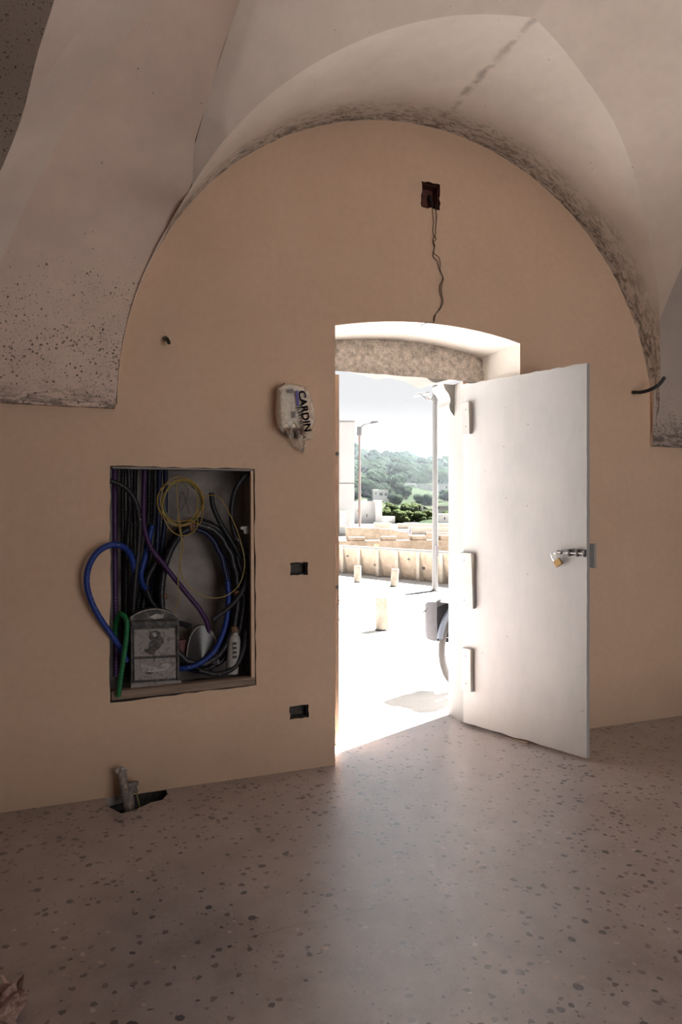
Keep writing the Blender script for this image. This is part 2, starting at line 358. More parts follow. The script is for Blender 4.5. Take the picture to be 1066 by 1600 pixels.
# clear wrapping film
def m_film():
    m, nt, b = new_mat('plastic_film')
    co = coords(nt); n = nz(nt, co, 24, 4, 0.6, 0.8)
    b.inputs['Base Color'].default_value = (0.92, 0.85, 0.76, 1); b.inputs['Roughness'].default_value = 0.22
    nt.links.new(ramp(nt, n, 0.35, 0.7, (0.28, 0.28, 0.28, 1), (0.62, 0.62, 0.62, 1)), b.inputs['Alpha'])
    bump(nt, b, n, 0.6, 0.01); return m
M['film'] = m_film()
def m_poster():
    m, nt, b = new_mat('poster_print'); co = coords(nt, (3, 3, 5))
    n = nz(nt, co, 2.2, 4); nt.links.new(ramp(nt, n, 0.45, 0.55, (0.08, 0.09, 0.11, 1), (0.5, 0.46, 0.42, 1)), b.inputs['Base Color'])
    return m
M['poster'] = m_poster()

# ------------------------------------------------------------------ mesh helpers
class MB:
    def __init__(s): s.v = []; s.f = []
    def quad_grid(s, rows, flip=False):
        o = len(s.v); n = len(rows[0])
        for r in rows: s.v.extend(Vector(p) for p in r)
        for i in range(len(rows) - 1):
            for j in range(n - 1):
                q = (o + i * n + j, o + i * n + j + 1, o + (i + 1) * n + j + 1, o + (i + 1) * n + j)
                s.f.append(q[::-1] if flip else q)
        return s
    def box(s, lo, hi, mat=None):
        o = len(s.v)
        for z in (lo[2], hi[2]):
            for y in (lo[1], hi[1]):
                for x in (lo[0], hi[0]):
                    p = Vector((x, y, z)); s.v.append(mat @ p if mat else p)
        for q in ((0, 2, 3, 1), (4, 5, 7, 6), (0, 1, 5, 4), (2, 6, 7, 3), (0, 4, 6, 2), (1, 3, 7, 5)):
            s.f.append(tuple(o + k for k in q))
        return s
    def prism(s, poly, vec):                 # closed polygon (3D points) extruded by a vector
        o = len(s.v); n = len(poly); vec = Vector(vec)
        s.v.extend(Vector(p) for p in poly); s.v.extend(Vector(p) + vec for p in poly)
        s.f.append(tuple(range(o, o + n))[::-1]); s.f.append(tuple(range(o + n, o + 2 * n)))
        for i in range(n):
            j = (i + 1) % n; s.f.append((o + i, o + j, o + n + j, o + n + i))
        return s
    def tube(s, pts, r, n=10, cap=True, hollow=False):
        pts = [Vector(p) for p in pts]; o = len(s.v); m = len(pts)
        rs = r if isinstance(r, (list, tuple)) else [r] * m
        up = None
        for i, p in enumerate(pts):
            t = (pts[min(i + 1, m - 1)] - pts[max(i - 1, 0)])
            t = t.normalized() if t.length > 1e-9 else Vector((0, 0, 1))
            if up is None:
                up = Vector((0, 0, 1)) if abs(t.z) < 0.9 else Vector((1, 0, 0))
            up = (up - t * up.dot(t))
            up = up.normalized() if up.length > 1e-6 else t.orthogonal().normalized()
            b = t.cross(up)
            for k in range(n):
                a = 2 * math.pi * k / n
                s.v.append(p + (up * math.cos(a) + b * math.sin(a)) * rs[i])
        for i in range(m - 1):
            for k in range(n):
                k2 = (k + 1) % n
                s.f.append((o + i * n + k, o + i * n + k2, o + (i + 1) * n + k2, o + (i + 1) * n + k))
        if cap:
            s.f.append(tuple(o + k for k in range(n))[::-1]); s.f.append(tuple(o + (m - 1) * n + k for k in range(n)))
        return s
    def lathe(s, prof, base, n=20, axis=None):
        base = Vector(base); ax = (Vector(axis) if axis else Vector((0, 0, 1))).normalized()
        a1 = ax.orthogonal().normalized(); a2 = ax.cross(a1); o = len(s.v)
        for r, h in prof:
            for k in range(n):
                a = 2 * math.pi * k / n
                s.v.append(base + ax * h + (a1 * math.cos(a) + a2 * math.sin(a)) * r)
        for i in range(len(prof) - 1):
            for k in range(n):
                k2 = (k + 1) % n
                s.f.append((o + i * n + k, o + i * n + k2, o + (i + 1) * n + k2, o + (i + 1) * n + k))
        s.f.append(tuple(o + k for k in range(n))[::-1]); s.f.append(tuple(o + (len(prof) - 1) * n + k for k in range(n)))
        return s
    def build(s, name, mat, parent=None, smooth=False, bevel=0.0, angle=40):
        me = bpy.data.meshes.new(name)
        off = root_loc(parent)
        me.from_pydata([tuple(p - off) for p in s.v], [], s.f); me.update()
        return finish(name, me, mat, parent, smooth, bevel, angle)
def root_loc(o):
    v = Vector((0, 0, 0))
    while o is not None: v = v + o.location; o = o.parent
    return v
def finish(name, me, mat, parent=None, smooth=False, bevel=0.0, angle=40):
    bm = bmesh.new(); bm.from_mesh(me)
    bmesh.ops.recalc_face_normals(bm, faces=bm.faces)
    if bevel:
        es = [e for e in bm.edges if len(e.link_faces) == 2 and e.calc_face_angle(0) > math.radians(30)]
        bmesh.ops.bevel(bm, geom=es, offset=bevel, segments=1, affect='EDGES', profile=0.5)
    bm.to_mesh(me); bm.free()
    if smooth:
        me.polygons.foreach_set('use_smooth', [True] * len(me.polygons))
        me.set_sharp_from_angle(angle=math.radians(angle))
    if mat is not None: me.materials.append(mat if not isinstance(mat, str) else M[mat])
    o = bpy.data.objects.new(name, me); COL.objects.link(o)
    if parent is not None: o.parent = parent
    return o
def tag(o, label=None, cat=None, group=None, kind=None):
    if label: o['label'] = label
    if cat: o['category'] = cat
    if group: o['group'] = group
    if kind: o['kind'] = kind
    return o
def empty(name, loc, label=None, cat=None, group=None):
    o = bpy.data.objects.new(name, None); COL.objects.link(o); o.location = loc
    o.empty_display_size = 0.1
    return tag(o, label, cat, group)
def cr(pts, n):                              # Catmull-Rom resampled to n points, even arc length
    pts = [Vector(p) for p in pts]
    pts = [p for i, p in enumerate(pts) if i == 0 or (p - pts[i - 1]).length > 1e-6]
    h = [(b - a).length for a, b in zip(pts, pts[1:])]; m = len(pts); T = []
    for i in range(m):
        if i == 0: T.append((pts[1] - pts[0]) / h[0])
        elif i == m - 1: T.append((pts[-1] - pts[-2]) / h[-1])
        else: T.append(((pts[i] - pts[i - 1]) / h[i - 1] * h[i] + (pts[i + 1] - pts[i]) / h[i] * h[i - 1]) / (h[i] + h[i - 1]))
    out = []
    for i in range(m - 1):
        for k in range(16):
            t = k / 16; t2, t3 = t * t, t * t * t
            out.append(pts[i] * (2 * t3 - 3 * t2 + 1) + T[i] * h[i] * (t3 - 2 * t2 + t) + pts[i + 1] * (3 * t2 - 2 * t3) + T[i + 1] * h[i] * (t3 - t2))
    out.append(pts[-1])
    L = [0.0]
    for i in range(1, len(out)): L.append(L[-1] + (out[i] - out[i - 1]).length)
    res = []; j = 0
    for k in range(n):
        s = L[-1] * k / (n - 1)
        while j < len(L) - 2 and L[j + 1] < s: j += 1
        q = (s - L[j]) / max(1e-9, L[j + 1] - L[j])
        res.append(out[j].lerp(out[j + 1], min(1, max(0, q))))
    return res
def boolean_cut(mb, cutters):
    o = mb.build('tmp', None); tmp = [o]
    for i, c in enumerate(cutters):
        k = c.build('cut', None); tmp.append(k)
        md = o.modifiers.new('b%d' % i, 'BOOLEAN'); md.operation = 'DIFFERENCE'; md.solver = 'EXACT'; md.object = k
    dg = bpy.context.evaluated_depsgraph_get()
    me = bpy.data.meshes.new_from_object(o.evaluated_get(dg))
    for t in tmp:
        m0 = t.data; bpy.data.objects.remove(t); bpy.data.meshes.remove(m0)
    return me
def jag(poly, amp, step):                    # roughen the outline of a polygon lying in an xz or xy plane
    out = []; n = len(poly)
    for i in range(n):
        a, b = Vector(poly[i]), Vector(poly[(i + 1) % n]); k = max(1, int((b - a).length / step))
        for j in range(k):
            p = a.lerp(b, j / k)
            if j: p = p + Vector((rnd.uniform(-amp, amp), 0, rnd.uniform(-amp, amp)))
            out.append(p)
    return out

# ================================================================== THE ROOM
XL, XR, YB, ZT = -1.45, 5.3, -5.1, 4.1
WT = 0.60                                     # wall thickness
DX0, DX1 = 1.33, 2.55                         # door opening, inner face
door_poly = [(DX0, -0.05, -0.2), (DX1, -0.05, -0.2), (DX1, -0.05, 2.44)]
for k in range(1, 12):
    t = k / 12; x = DX1 + (DX0 - DX1) * t
    door_poly.append((x, -0.05, 2.432 + 0.010 * (1 - t) + 0.066 * (1 - (2 * t - 1) ** 2)))
door_poly.append((DX0, -0.05, 2.432))
niche_poly = jag([(0.149, -0.05, 0.463), (0.884, -0.05, 0.484), (0.873, -0.05, 1.628), (0.149, -0.05, 1.626)], 0.004, 0.05)
def hole_poly(x0, z0, x1, z1, amp=0.004): return jag([(x0, -0.05, z0), (x1, -0.05, z0), (x1, -0.05, z1), (x0, -0.05, z1)], amp, 0.02)
upper_hole = hole_poly(1.866, 3.175, 1.988, 3.325, 0.006)
sock1 = hole_poly(1.070, 1.058, 1.172, 1.125); sock2 = hole_poly(1.068, 0.280, 1.176, 0.350)
HOLE = [(0.125, 0.02, -0.12), (0.415, 0.02, -0.12), (0.418, -0.06, -0.12), (0.385, -0.125, -0.12), (0.33, -0.135, -0.12),
        (0.29, -0.165, -0.12), (0.235, -0.20, -0.12), (0.19, -0.21, -0.12), (0.165, -0.165, -0.12), (0.14, -0.12, -0.12)]
wall_me = boolean_cut(MB().box((XL - 0.3, 0, -0.3), (XR + 0.3, WT, 5.0)), [
    MB().prism(door_poly, (0, 1.2, 0)), MB().prism(niche_poly, (0, 0.33, 0)),
    MB().box((0.125, -0.05, -0.25), (0.415, 0.2, -0.003)), MB().prism(upper_hole, (0, 0.12, 0)), MB().prism(sock1, (0, 0.11, 0)), MB().prism(sock2, (0, 0.11, 0))])
wf = finish('wall_front', wall_me, 'wall'); tag(wf, 'beige plastered front wall with arched lunette above the doorway', kind='structure')
for k in ('reveal', 'niche', 'greybox', 'facade', 'boxred', 'hole'): wf.data.materials.append(M[k])
for p in wf.data.polygons:
    c = p.center
    if c.y > WT - 0.01: p.material_index = 4
    elif c.y > 0.004 and c.z < 0.0 and c.x < 0.5: p.material_index = 6
    elif c.y > 0.004:
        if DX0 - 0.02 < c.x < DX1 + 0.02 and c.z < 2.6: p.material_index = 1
        elif c.x < 0.95 and 0.4 < c.z < 1.7: p.material_index = 2
        elif c.z > 3: p.material_index = 5
        else: p.material_index = 3
tag(MB().box((XL - 0.3, YB - 0.3, -0.3), (XL, 0, 5.0)).build('wall_left', 'dark_wall'), 'unseen side wall left of the camera, darkened to cut bounce', kind='structure')
tag(MB().box((XR, YB - 0.3, -0.3), (XR + 0.3, 0, 5.0)).build('wall_right', 'dark_wall'), 'unseen side wall right of the door, darkened to cut bounce', kind='structure')
back_me = boolean_cut(MB().box((XL - 0.3, YB - 0.3, -0.3), (XR + 0.3, YB, 5.0)), [MB().box((1.2, YB - 1, 0.0), (3.8, YB + 1, 2.8))])  # opening invented in the unseen back wall to hold the fill lamp
tag(finish('wall_back', back_me, 'dark_wall'), 'dark unseen back wall with an added opening for the fill lamp', kind='structure')

# floor with a broken-out hole at the wall foot
floor_me = boolean_cut(MB().box((XL - 0.3, YB - 0.3, -0.08), (XR + 0.3, WT, 0.0)), [MB().prism([(x, y, -0.2) for x, y, z in HOLE], (0, 0, 0.4))])
fl = finish('floor', floor_me, 'floor'); tag(fl, 'grey brown terrazzo floor with dark chips', kind='structure')
fl.data.materials.append(M['hole'])
for p in fl.data.polygons:
    if 0.1 < p.center.x < 0.45 and -0.3 < p.center.y < 0.1 and p.center.z < -0.005: p.material_index = 1
MB().box((0.08, -0.3, -0.16), (0.47, 0.25, -0.12)).build('hole_bottom', 'hole', fl)

# ------------------------------------------------------------------ vaulted ceiling
ceil = tag(MB().box((XL - 0.3, YB - 0.3, ZT), (XR + 0.3, WT, 5.0)).build('ceiling', 'web'), 'whitewashed star vaulted ceiling over the front bay', kind='structure')
AX, AZ, AR = 1.90, 1.93, 1.72
GT = [(0, -0.04), (10, -0.08), (18, -0.14), (26.5, -0.224), (39.5, -0.356), (49.6, -0.493), (56, -0.577), (64, -0.675), (76, -0.80), (88.6, -0.952),
      (101, -0.872), (111.4, -0.785), (121.5, -0.69), (132.6, -0.575), (139, -0.47), (143, -0.34), (146, -0.23), (150, -0.13), (157, -0.07), (168, -0.035), (180, -0.025)]
def gy(phi):
    for (a, ya), (b, yb) in zip(GT, GT[1:]):
        if a <= phi <= b: return ya + (yb - ya) * (phi - a) / (b - a)
    return GT[-1][1]
def arch(phi, y, dr=0.0):
    a = math.radians(phi); return Vector((AX + (AR + dr) * math.cos(a), y, AZ + (AR + dr) * math.sin(a)))
rows = []
for i in range(0, 121):
    phi = 180 * i / 120; g = gy(phi); r = []
    for k in range(0, 17):
        q = k / 16; y = 0.01 + (g - 0.01) * q
        p = arch(phi, y)
        near = max(0, 1 + y / 0.12)
        if 0 < k < 16: p += Vector((AX - p.x, 0, AZ - p.z)).normalized() * (noise.noise(p * 22) * 0.007 * near + noise.noise(p * 4) * 0.006 * min(1, 4 * (1 - q)))
        r.append(p)
    rows.append(r)
MB().quad_grid(rows).build('lunette_vault', 'lunette', ceil, smooth=True, angle=60)

G0 = arch(144.5, gy(144.5))
E1lo = [PY(180, 638, -0.025), PY(188, 560, -0.028), PY(200, 500, -0.033), PY(222, 440, -0.045), PY(250, 380, -0.08), PY(279, 325, -0.15), G0]
E1up = [G0, PY(303, 230, -0.40), PY(322, 165, -0.56), PY(347, 80, -0.72), PY(375, 0, -0.88), Vector((0.72, -1.6, 3.86)), Vector((0.86, -2.6, 4.1))]
E2 = [Vector((-0.62, -0.025, 1.905)), Vector((-0.54, -0.035, 2.12)), PY(0, 411, -0.13), PY(26, 352, -0.22), PY(46, 310, -0.29), PY(69, 262, -0.365), PY(95, 213, -0.44), PY(126, 157, -0.53), PY(158, 110, -0.61), PY(192, 63, -0.69), PY(241, 0, -0.80), Vector((0.55, -1.5, 3.84)), Vector((0.70, -2.6, 4.1))]
N = 48
e1 = cr(E1lo + E1up[1:], N); e2 = cr(E2, N)
def loft(ca, cb, n, sag=0.0):
    rows = []
    for a, b in zip(ca, cb):
        rows.append([a.lerp(b, k / n) + Vector((0, 1, 0.35)) * sag * (4 * (k / n) * (1 - k / n)) * min(1, (a.z - 1.9)) for k in range(n + 1)])
    return rows
pend = MB().quad_grid(loft(e1, e2, 14, 0.03))
pend.quad_grid([[p, Vector((p.x, 0.0, p.z))] for p in [e1[0].lerp(e2[0], k / 10) for k in range(11)]])
pend.build('pendentive', 'pend', ceil, smooth=True, angle=50)
# web between the lunette groin and the pendentive
def web(phi0, phi1, Cb, Ub, n=40, m=16):
    rows = []
    for i in range(n + 1):
        k = i / n; phi = phi0 + (phi1 - phi0) * k
        S = arch(phi, gy(phi)); C = Vector((1.94, -1.7, 3.99)).lerp(Cb, k ** 0.8); U = Vector((1.94, -2.6, 4.1)).lerp(Ub, k)
        rows.append([S * (1 - t) ** 2 + C * 2 * t * (1 - t) + U * t * t for t in [j / m for j in range(m + 1)]])
    return rows
wl_rows = web(88.66, 144.5, Vector((0.674, -1.22, 3.87)), Vector((0.86, -2.6, 4.1)))
up = cr(E1up, 17); dif = [a - b for a, b in zip(up, wl_rows[-1])]
for i_, r_ in enumerate(wl_rows): wl_rows[i_] = [p + d_ * (i_ / (len(wl_rows) - 1)) ** 2.2 for p, d_ in zip(r_, dif)]
MB().quad_grid(wl_rows).build('vault_web', 'web', ceil, smooth=True, angle=60)
def skirt(curve, name):
    rows_ = []
    for p in curve:
        ph = math.degrees(math.atan2(p.z - AZ, p.x - AX)); q = arch(ph, 0.012, 0.0)
        if p.z < AZ: q = Vector((p.x, 0.012, p.z))
        rows_.append([p, p.lerp(q, 0.5), q])
    MB().quad_grid(rows_).build(name, 'rib', ceil, smooth=True)
skirt(cr(E1lo, 24), 'arch_edge')
E3 = [PY(0, 270, -0.47), PY(33, 184, -0.60), PY(43, 172, -0.63), PY(78, 112, -0.72), PY(155, 0, -0.90), Vector((0.30, -1.6, 3.72)), Vector((0.42, -2.6, 4.1))]
E4 = [PY(0, 267, -0.47), PY(33, 186, -0.615), PY(59, 83, -0.84), PY(85, 0, -1.02), Vector((0.10, -1.7, 3.55)), Vector((0.2, -2.6, 3.9))]
low = [Vector((-1.0, -0.03, 1.905)), Vector((-0.72, -0.16, 2.25)), Vector((-0.45, -0.31, 2.58))]
e3 = cr(low + E3, N); e4 = cr(low + E4, N)
MB().quad_grid(loft(e2, e3, 8)).build('rib_face', 'rib', ceil, smooth=True, angle=60)
MB().quad_grid(loft(e3, e4, 3)).build('rib_fillet', 'rib', ceil, smooth=True, angle=60)
sof = [[p + Vector((-(k / 6) * (p.x - XL), -0.10 * k / 6, -0.03 * math.sin(math.pi * k / 6) - 0.10 * (k / 6))) for k in range(7)] for p in e4]
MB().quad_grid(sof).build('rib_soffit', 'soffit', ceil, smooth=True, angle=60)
# right hand side, mirrored arrangement
E1R = [PY(1020, 697, -0.025), PY(1022, 620, -0.04), PY(1026, 560, -0.07), PY(1030, 500, -0.16), PY(1035, 440, -0.29), PY(1066, 350, -0.53), Vector((3.12, -1.15, 3.66)), Vector((2.95, -1.8, 3.95)), Vector((2.9, -2.6, 4.1))]
e1r = cr(E1R, N)
skirt(cr(E1R[:5], 20), 'arch_edge')
bR = [Vector((XR, p.y, p.z)) for p in e1r]
pr = MB().quad_grid(loft(e1r, bR, 14, 0.02))
pr.quad_grid([[p, Vector((p.x, 0.0, p.z))] for p in [e1r[0].lerp(bR[0], k / 10) for k in range(11)]])
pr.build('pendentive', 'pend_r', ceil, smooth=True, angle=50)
wr_rows = web(88.66, 24.0, Vector((3.15, -1.2, 3.75)), Vector((2.9, -2.6, 4.1)))
wr_rows.append([p for p in cr(E1R[3:], 17)])
MB().quad_grid(wr_rows).build('vault_web', 'web', ceil, smooth=True, angle=60)

# ------------------------------------------------------------------ door surround
YF = 0.40                                     # inner face of the stone surround
SJ = 2.392
sj = MB().box((SJ, YF, -0.02), (DX1 + 0.02, WT + 0.005, 2.27)).build('trim_1', 'jamb', bevel=0.006)
tag(sj, 'limewashed stone door jamb on the hinge side', kind='structure')
# corbel under the lintel, projecting into the opening outside
cb = [(SJ + 0.05, 2.265), (SJ - 0.085, 2.265), (SJ - 0.075, 2.235), (SJ - 0.045, 2.20), (SJ - 0.03, 2.16), (SJ - 0.04, 2.12), (SJ - 0.02, 2.07), (SJ, 2.05), (SJ + 0.05, 2.04)]
cbs = cr([(x, 0.52, z) for x, z in cb[1:8]], 26)
MB().prism([(cb[0][0], 0.52, cb[0][1])] + cbs + [(cb[8][0], 0.52, cb[8][1])], (0, 0.16, 0)).build('corbel', 'jamb', sj, smooth=True, angle=35)
chip = MB().prism([(SJ - 0.012, YF - 0.004, 2.262), (SJ + 0.03, YF - 0.004, 2.262), (SJ + 0.03, YF - 0.004, 2.09), (SJ + 0.012, YF - 0.004, 2.10), (SJ + 0.004, YF - 0.004, 2.20)], (0, 0.03, 0))
chip.build('bare_patch', 'brownwood', sj)
sl = MB().box((DX0 - 0.02, YF + 0.05, -0.02), (1.40, WT + 0.005, 2.27)).build('trim_2', 'jamb', bevel=0.006)
tag(sl, 'limewashed stone door jamb on the latch side', kind='structure')
# lintel: two irregular courses of bare stone, arched top meeting the soffit
lrows = []
for i in range(41):
    x = DX0 - 0.02 + (DX1 + 0.02 - DX0 + 0.02) * i / 40
    t = (x - DX0) / (DX1 - DX0)
    top = 2.440 + 0.066 * (1 - (2 * t - 1) ** 2) + 0.01
    z0 = 2.268 + noise.noise(Vector((x * 9, 0, 3))) * 0.004
    zm = 2.335 + noise.noise(Vector((x * 6, 1, 0))) * 0.008
    zs = [z0, z0 + 0.004, zm - 0.012, zm, zm + 0.02, top - 0.03, top]
    ys = [WT, YF + 0.010, YF + 0.0, YF + 0.004, YF + 0.016, YF + 0.018, YF + 0.03]
    lrows.append([Vector((x, y + (noise.noise(Vector((x * 25, z * 25, 5))) * 0.009 if j else 0), z + (0.055 if j == 0 else 0))) for j, (y, z) in enumerate(zip(ys, zs))])
li = MB().quad_grid(lrows)
li.quad_grid([[Vector((r[0].x, WT + 0.005, r[0].z)), Vector((r[0].x, WT + 0.005, 2.7))] for r in lrows])
li.quad_grid([[Vector((r[0].x, WT, r[0].z)), Vector((r[0].x, WT + 0.005, r[0].z))] for r in lrows])
lo_ = li.build('trim_3', 'lintel', smooth=True, angle=50); tag(lo_, 'bare rough grey brown stone lintel above the open doorway', kind='structure')
# carved hood over the outer doorway, its ogee edge dipping below the lintel
hood = [PY(593, 593, 0.86), PY(607, 589, 0.86), PY(622, 592.5, 0.86), PY(634, 594.5, 0.86), PY(645, 600, 0.86), PY(652, 605, 0.86), PY(659, 606.5, 0.86), PY(668, 604, 0.86), PY(680, 601, 0.86), PY(700, 597, 0.86), PY(730, 590, 0.86)]
hp = hood + [Vector((2.9, 0.86, 2.44)), Vector((1.3, 0.86, 2.50)), Vector((1.55, 0.86, 2.42))]
hd = MB().prism([(p.x, WT + 0.04, p.z) for p in hp], (0, 0.24, 0)).build('trim_4', 'hood', smooth=True, angle=40)
tag(hd, 'carved white stone hood with a curved lower edge outside the doorway', kind='structure')

# wooden post on the latch side
pst = MB()
pst.quad_grid([[Vector((1.385, 0.30, z)), Vector((1.468 + noise.noise(Vector((0, 0, z * 5))) * 0.003, 0.30, z)), Vector((1.468 + noise.noise(Vector((0, 0, z * 5))) * 0.003, 0.44, z)), Vector((1.385, 0.44, z)), Vector((1.385, 0.30, z))] for z in [2.225 * k / 30 for k in range(31)]])
pst.box((1.386, 0.301, 2.20), (1.467, 0.439, 2.226))
po = pst.build('door_post', 'brownwood'); tag(po, 'weathered brown wooden door post at the left edge of the doorway', 'door post')
for z in (1.75, 0.95):
    MB().lathe([(0.012, 0), (0.012, 0.004)], (1.455, 0.301, z), 10, (0, -1, 0)).build('bolt', 'darksteel', po)

# ------------------------------------------------------------------ door leaf
HG = Vector((2.366, 0.363, 0.0)); FE = Vector((2.668, -0.456, 0.0))
du = (FE - HG).normalized(); dn = Vector((du.y, -du.x, 0)).normalized()   # dn points away from the lit face?
if dn.x > 0: dn = -dn                          # dn: out of the visible (left) face
DWID = (FE - HG).length
def dp(u, z, o=0.0): return HG + du * u + dn * o + Vector((0, 0, z))
dr = empty('door_1', HG); tag(dr, 'white painted wooden door leaf standing open into the room', 'door', kind='structure')
def dz_top(u): return 2.236 + noise.noise(Vector((u * 16, 3, 0))) * 0.006 + (0.004 if int(u * 23) % 3 == 0 else 0)
def dz_bot(u): return 0.020 + noise.noise(Vector((u * 9, 8, 0))) * 0.006 - 0.004 * u
dm = MB(); nu, nzv = 44, 50
def face_pt(i, j, o):
    u = DWID * i / nu; a, b = dz_bot(u), dz_top(u); z = a + (b - a) * j / nzv
    if i == nu: u += noise.noise(Vector((4, 1, z * 14))) * 0.003
    return dp(u, z, o + noise.noise(Vector((u * 3, z * 2, o))) * 0.003)
A = [[face_pt(i, j, 0.0) for j in range(nzv + 1)] for i in range(nu + 1)]
B = [[face_pt(i, j, -0.030) for j in range(nzv + 1)] for i in range(nu + 1)]
dm.quad_grid(A); dm.quad_grid(B, True)
dm.quad_grid([[a, b] for a, b in zip(A[0], B[0])]); dm.quad_grid([[a, b] for a, b in zip(A[-1], B[-1])], True)
dm.quad_grid([[a[0], b[0]] for a, b in zip(A, B)], True); dm.quad_grid([[a[-1], b[-1]] for a, b in zip(A, B)])
dm.build('leaf', 'door', dr, smooth=True, angle=40)
def dbox(u0, u1, z0, z1, o0, o1, slant=0.0):
    b = MB(); o = len(b.v)
    for (u, z) in ((u0, z0), (u1 + slant, z0), (u1, z1), (u0, z1)): b.v.append(dp(u, z, o0))
    for (u, z) in ((u0, z0), (u1 + slant, z0), (u1, z1), (u0, z1)): b.v.append(dp(u, z, o1))
    b.f += [(0, 1, 2, 3), (4, 7, 6, 5), (0, 4, 5, 1), (1, 5, 6, 2), (2, 6, 7, 3), (3, 7, 4, 0)]
    return b
def batten(u0, u1, z0, z1, slant):
    bt = dbox(u0, u1, z0, z1, 0.001, 0.026, slant).build('hinge_batten', 'batten', dr, bevel=0.002)
    dbox(u1 + slant * 0.5 - 0.004, u1 + slant * 0.5 + 0.0015, z0 + 0.006, z1 - 0.006, 0.002, 0.022).build('bare_edge', 'batten_edge', bt)
    for zz in (z0 + 0.05, z1 - 0.05):
        MB().lathe([(0.004, 0), (0.003, 0.002)], dp(u0 + 0.04, zz, 0.026), 8, dn).build('nail_head', 'darksteel', bt)
batten(0.002, 0.068, 1.905, 2.115, 0.004)
batten(-0.012, 0.088, 0.775, 1.135, 0.012)
batten(0.004, 0.080, 0.235, 0.512, 0.004)
# barrel bolt and padlock
def du_of(px):                                 # distance along the leaf seen at a pixel column
    best = min(range(0, 1001), key=lambda i: abs(px - (533 + F * ((lambda p: (p.x * cth - (p.y + DIST) * sth) / (p.x * sth + (p.y + DIST) * cth))(HG + du * (i / 1000 * DWID))))))
    return best / 1000 * DWID
ua, ub = du_of(873), du_of(917)
bl = empty('slide_bolt', dp(ub, 1.16)); 
bl.parent = None
bl.location = dp(ub, 1.16) - HG; bl.parent = dr
ZB = 1.165
dbox(ub - 0.12, ub - 0.002, ZB - 0.016, ZB + 0.020, 0.001, 0.004).build('bolt_plate', 'steel', bl)
MB().tube([dp(ua, ZB + 0.002, 0.012), dp(ub - 0.004, ZB + 0.002, 0.012)], 0.006, 10).build('bolt_rod', 'steel', bl, smooth=True)
for uu in (ub - 0.006, ub - 0.05, ub - 0.10):
    dbox(uu - 0.006, uu + 0.006, ZB - 0.018, ZB + 0.022, 0.004, 0.021).build('keeper', 'darksteel', bl, bevel=0.002)
MB().tube([dp(ua + 0.03, ZB + 0.002, 0.012), dp(ua + 0.03, ZB - 0.008, 0.035)], 0.006, 8).build('bolt_knob', 'darksteel', bl)
dbox(ua - 0.002, ua + 0.03, ZB - 0.006, ZB + 0.012, 0.008, 0.016).build('hasp_tab', 'darksteel', bl)
pl = empty('padlock', Vector((0, 0, 0))); pl.location = dp(ua + 0.01, ZB - 0.06, 0.016)
tag(pl, 'small brass padlock hanging from the bolt of the white door', 'padlock')
pc = PY(874, 884, 0); pu = du_of(874.5)
Rm = lambda a, b: dp(pu + a * 0.82 - b * 0.57, ZB - 0.058 + a * 0.57 + b * 0.82, 0.0)
pb = MB(); pts = [(-0.023, -0.019), (0.023, -0.019), (0.023, 0.019), (-0.023, 0.019)]
pb.prism([Rm(a, b) + dn * 0.008 for a, b in pts], dn * 0.016); pb.build('body', 'brass', pl, bevel=0.002)
sh = [Rm(-0.014, 0.018), Rm(-0.014, 0.05), Rm(-0.008, 0.062), Rm(0.004, 0.066), Rm(0.014, 0.060), Rm(0.017, 0.048)]
MB().tube([p + dn * 0.016 for p in cr(sh, 14)], 0.0032, 8).build('shackle', 'steel', pl, smooth=True)
# timber stop block fixed behind the free edge
st = MB(); s0 = PY(919, 853, -0.36)
dbox(DWID - 0.004, DWID + 0.030, 1.085, 1.222, -0.052, -0.031).build('stop_block', 'batten', dr, bevel=0.002)
# wedge under the door
MB().prism([dp(0.34, 0.003, 0.005), dp(0.49, 0.003, 0.005), dp(0.49, 0.012, 0.005), dp(0.34, 0.006, 0.005)], -dn * 0.03).build('floor_wedge', 'timber', dr)

# ------------------------------------------------------------------ recessed boxes and wires on the wall
ub_ = empty('junction_box', (1.927, 0.06, 3.25)); tag(ub_, 'open red brown junction box recessed above the door', 'junction box')
bx = MB(); x0, x1, z0, z1, y0, y1 = 1.872, 1.982, 3.182, 3.318, 0.012, 0.105
bx.box((x0, y1 - 0.004, z0), (x1, y1, z1)); bx.box((x0, y0, z0), (x0 + 0.003, y1, z1)); bx.box((x1 - 0.003, y0, z0), (x1, y1, z1))
bx.box((x0, y0, z0), (x1, y1, z0 + 0.003)); bx.box((x0, y0, z1 - 0.003), (x1, y1, z1)); bx.build('casing', 'boxred', ub_)
MB().tube([(1.955, 0.09, 3.30), (1.950, 0.05, 3.26), (1.955, 0.04, 3.21), (1.952, 0.08, 3.19)], 0.009, 8).build('conduit_stub', 'black', ub_, smooth=True)
def W3(x, y, Y): return PY(640 + x / 6.4, 270 + y / 6.4, Y)
wr0 = empty('hanging_wires', W3(245, 1490, -0.006)); tag(wr0, 'pair of thin twisted wires hanging from the recessed box to the door', 'wires')
wA = [(230, 300, 0.03), (230, 350, -0.004), (237, 430, -0.008), (243, 500, -0.006), (235, 570, -0.006), (248, 630, -0.01), (270, 660, -0.01), (240, 690, -0.006), (250, 740, -0.008), (240, 840, -0.008), (275, 880, -0.01), (298, 960, -0.008), (335, 1050, -0.008), (305, 1130, -0.008), (310, 1220, -0.01), (325, 1280, -0.01), (290, 1380, -0.008), (245, 1440, -0.006), (240, 1495, -0.006), (170, 1500, -0.01), (112, 1530, -0.012)]
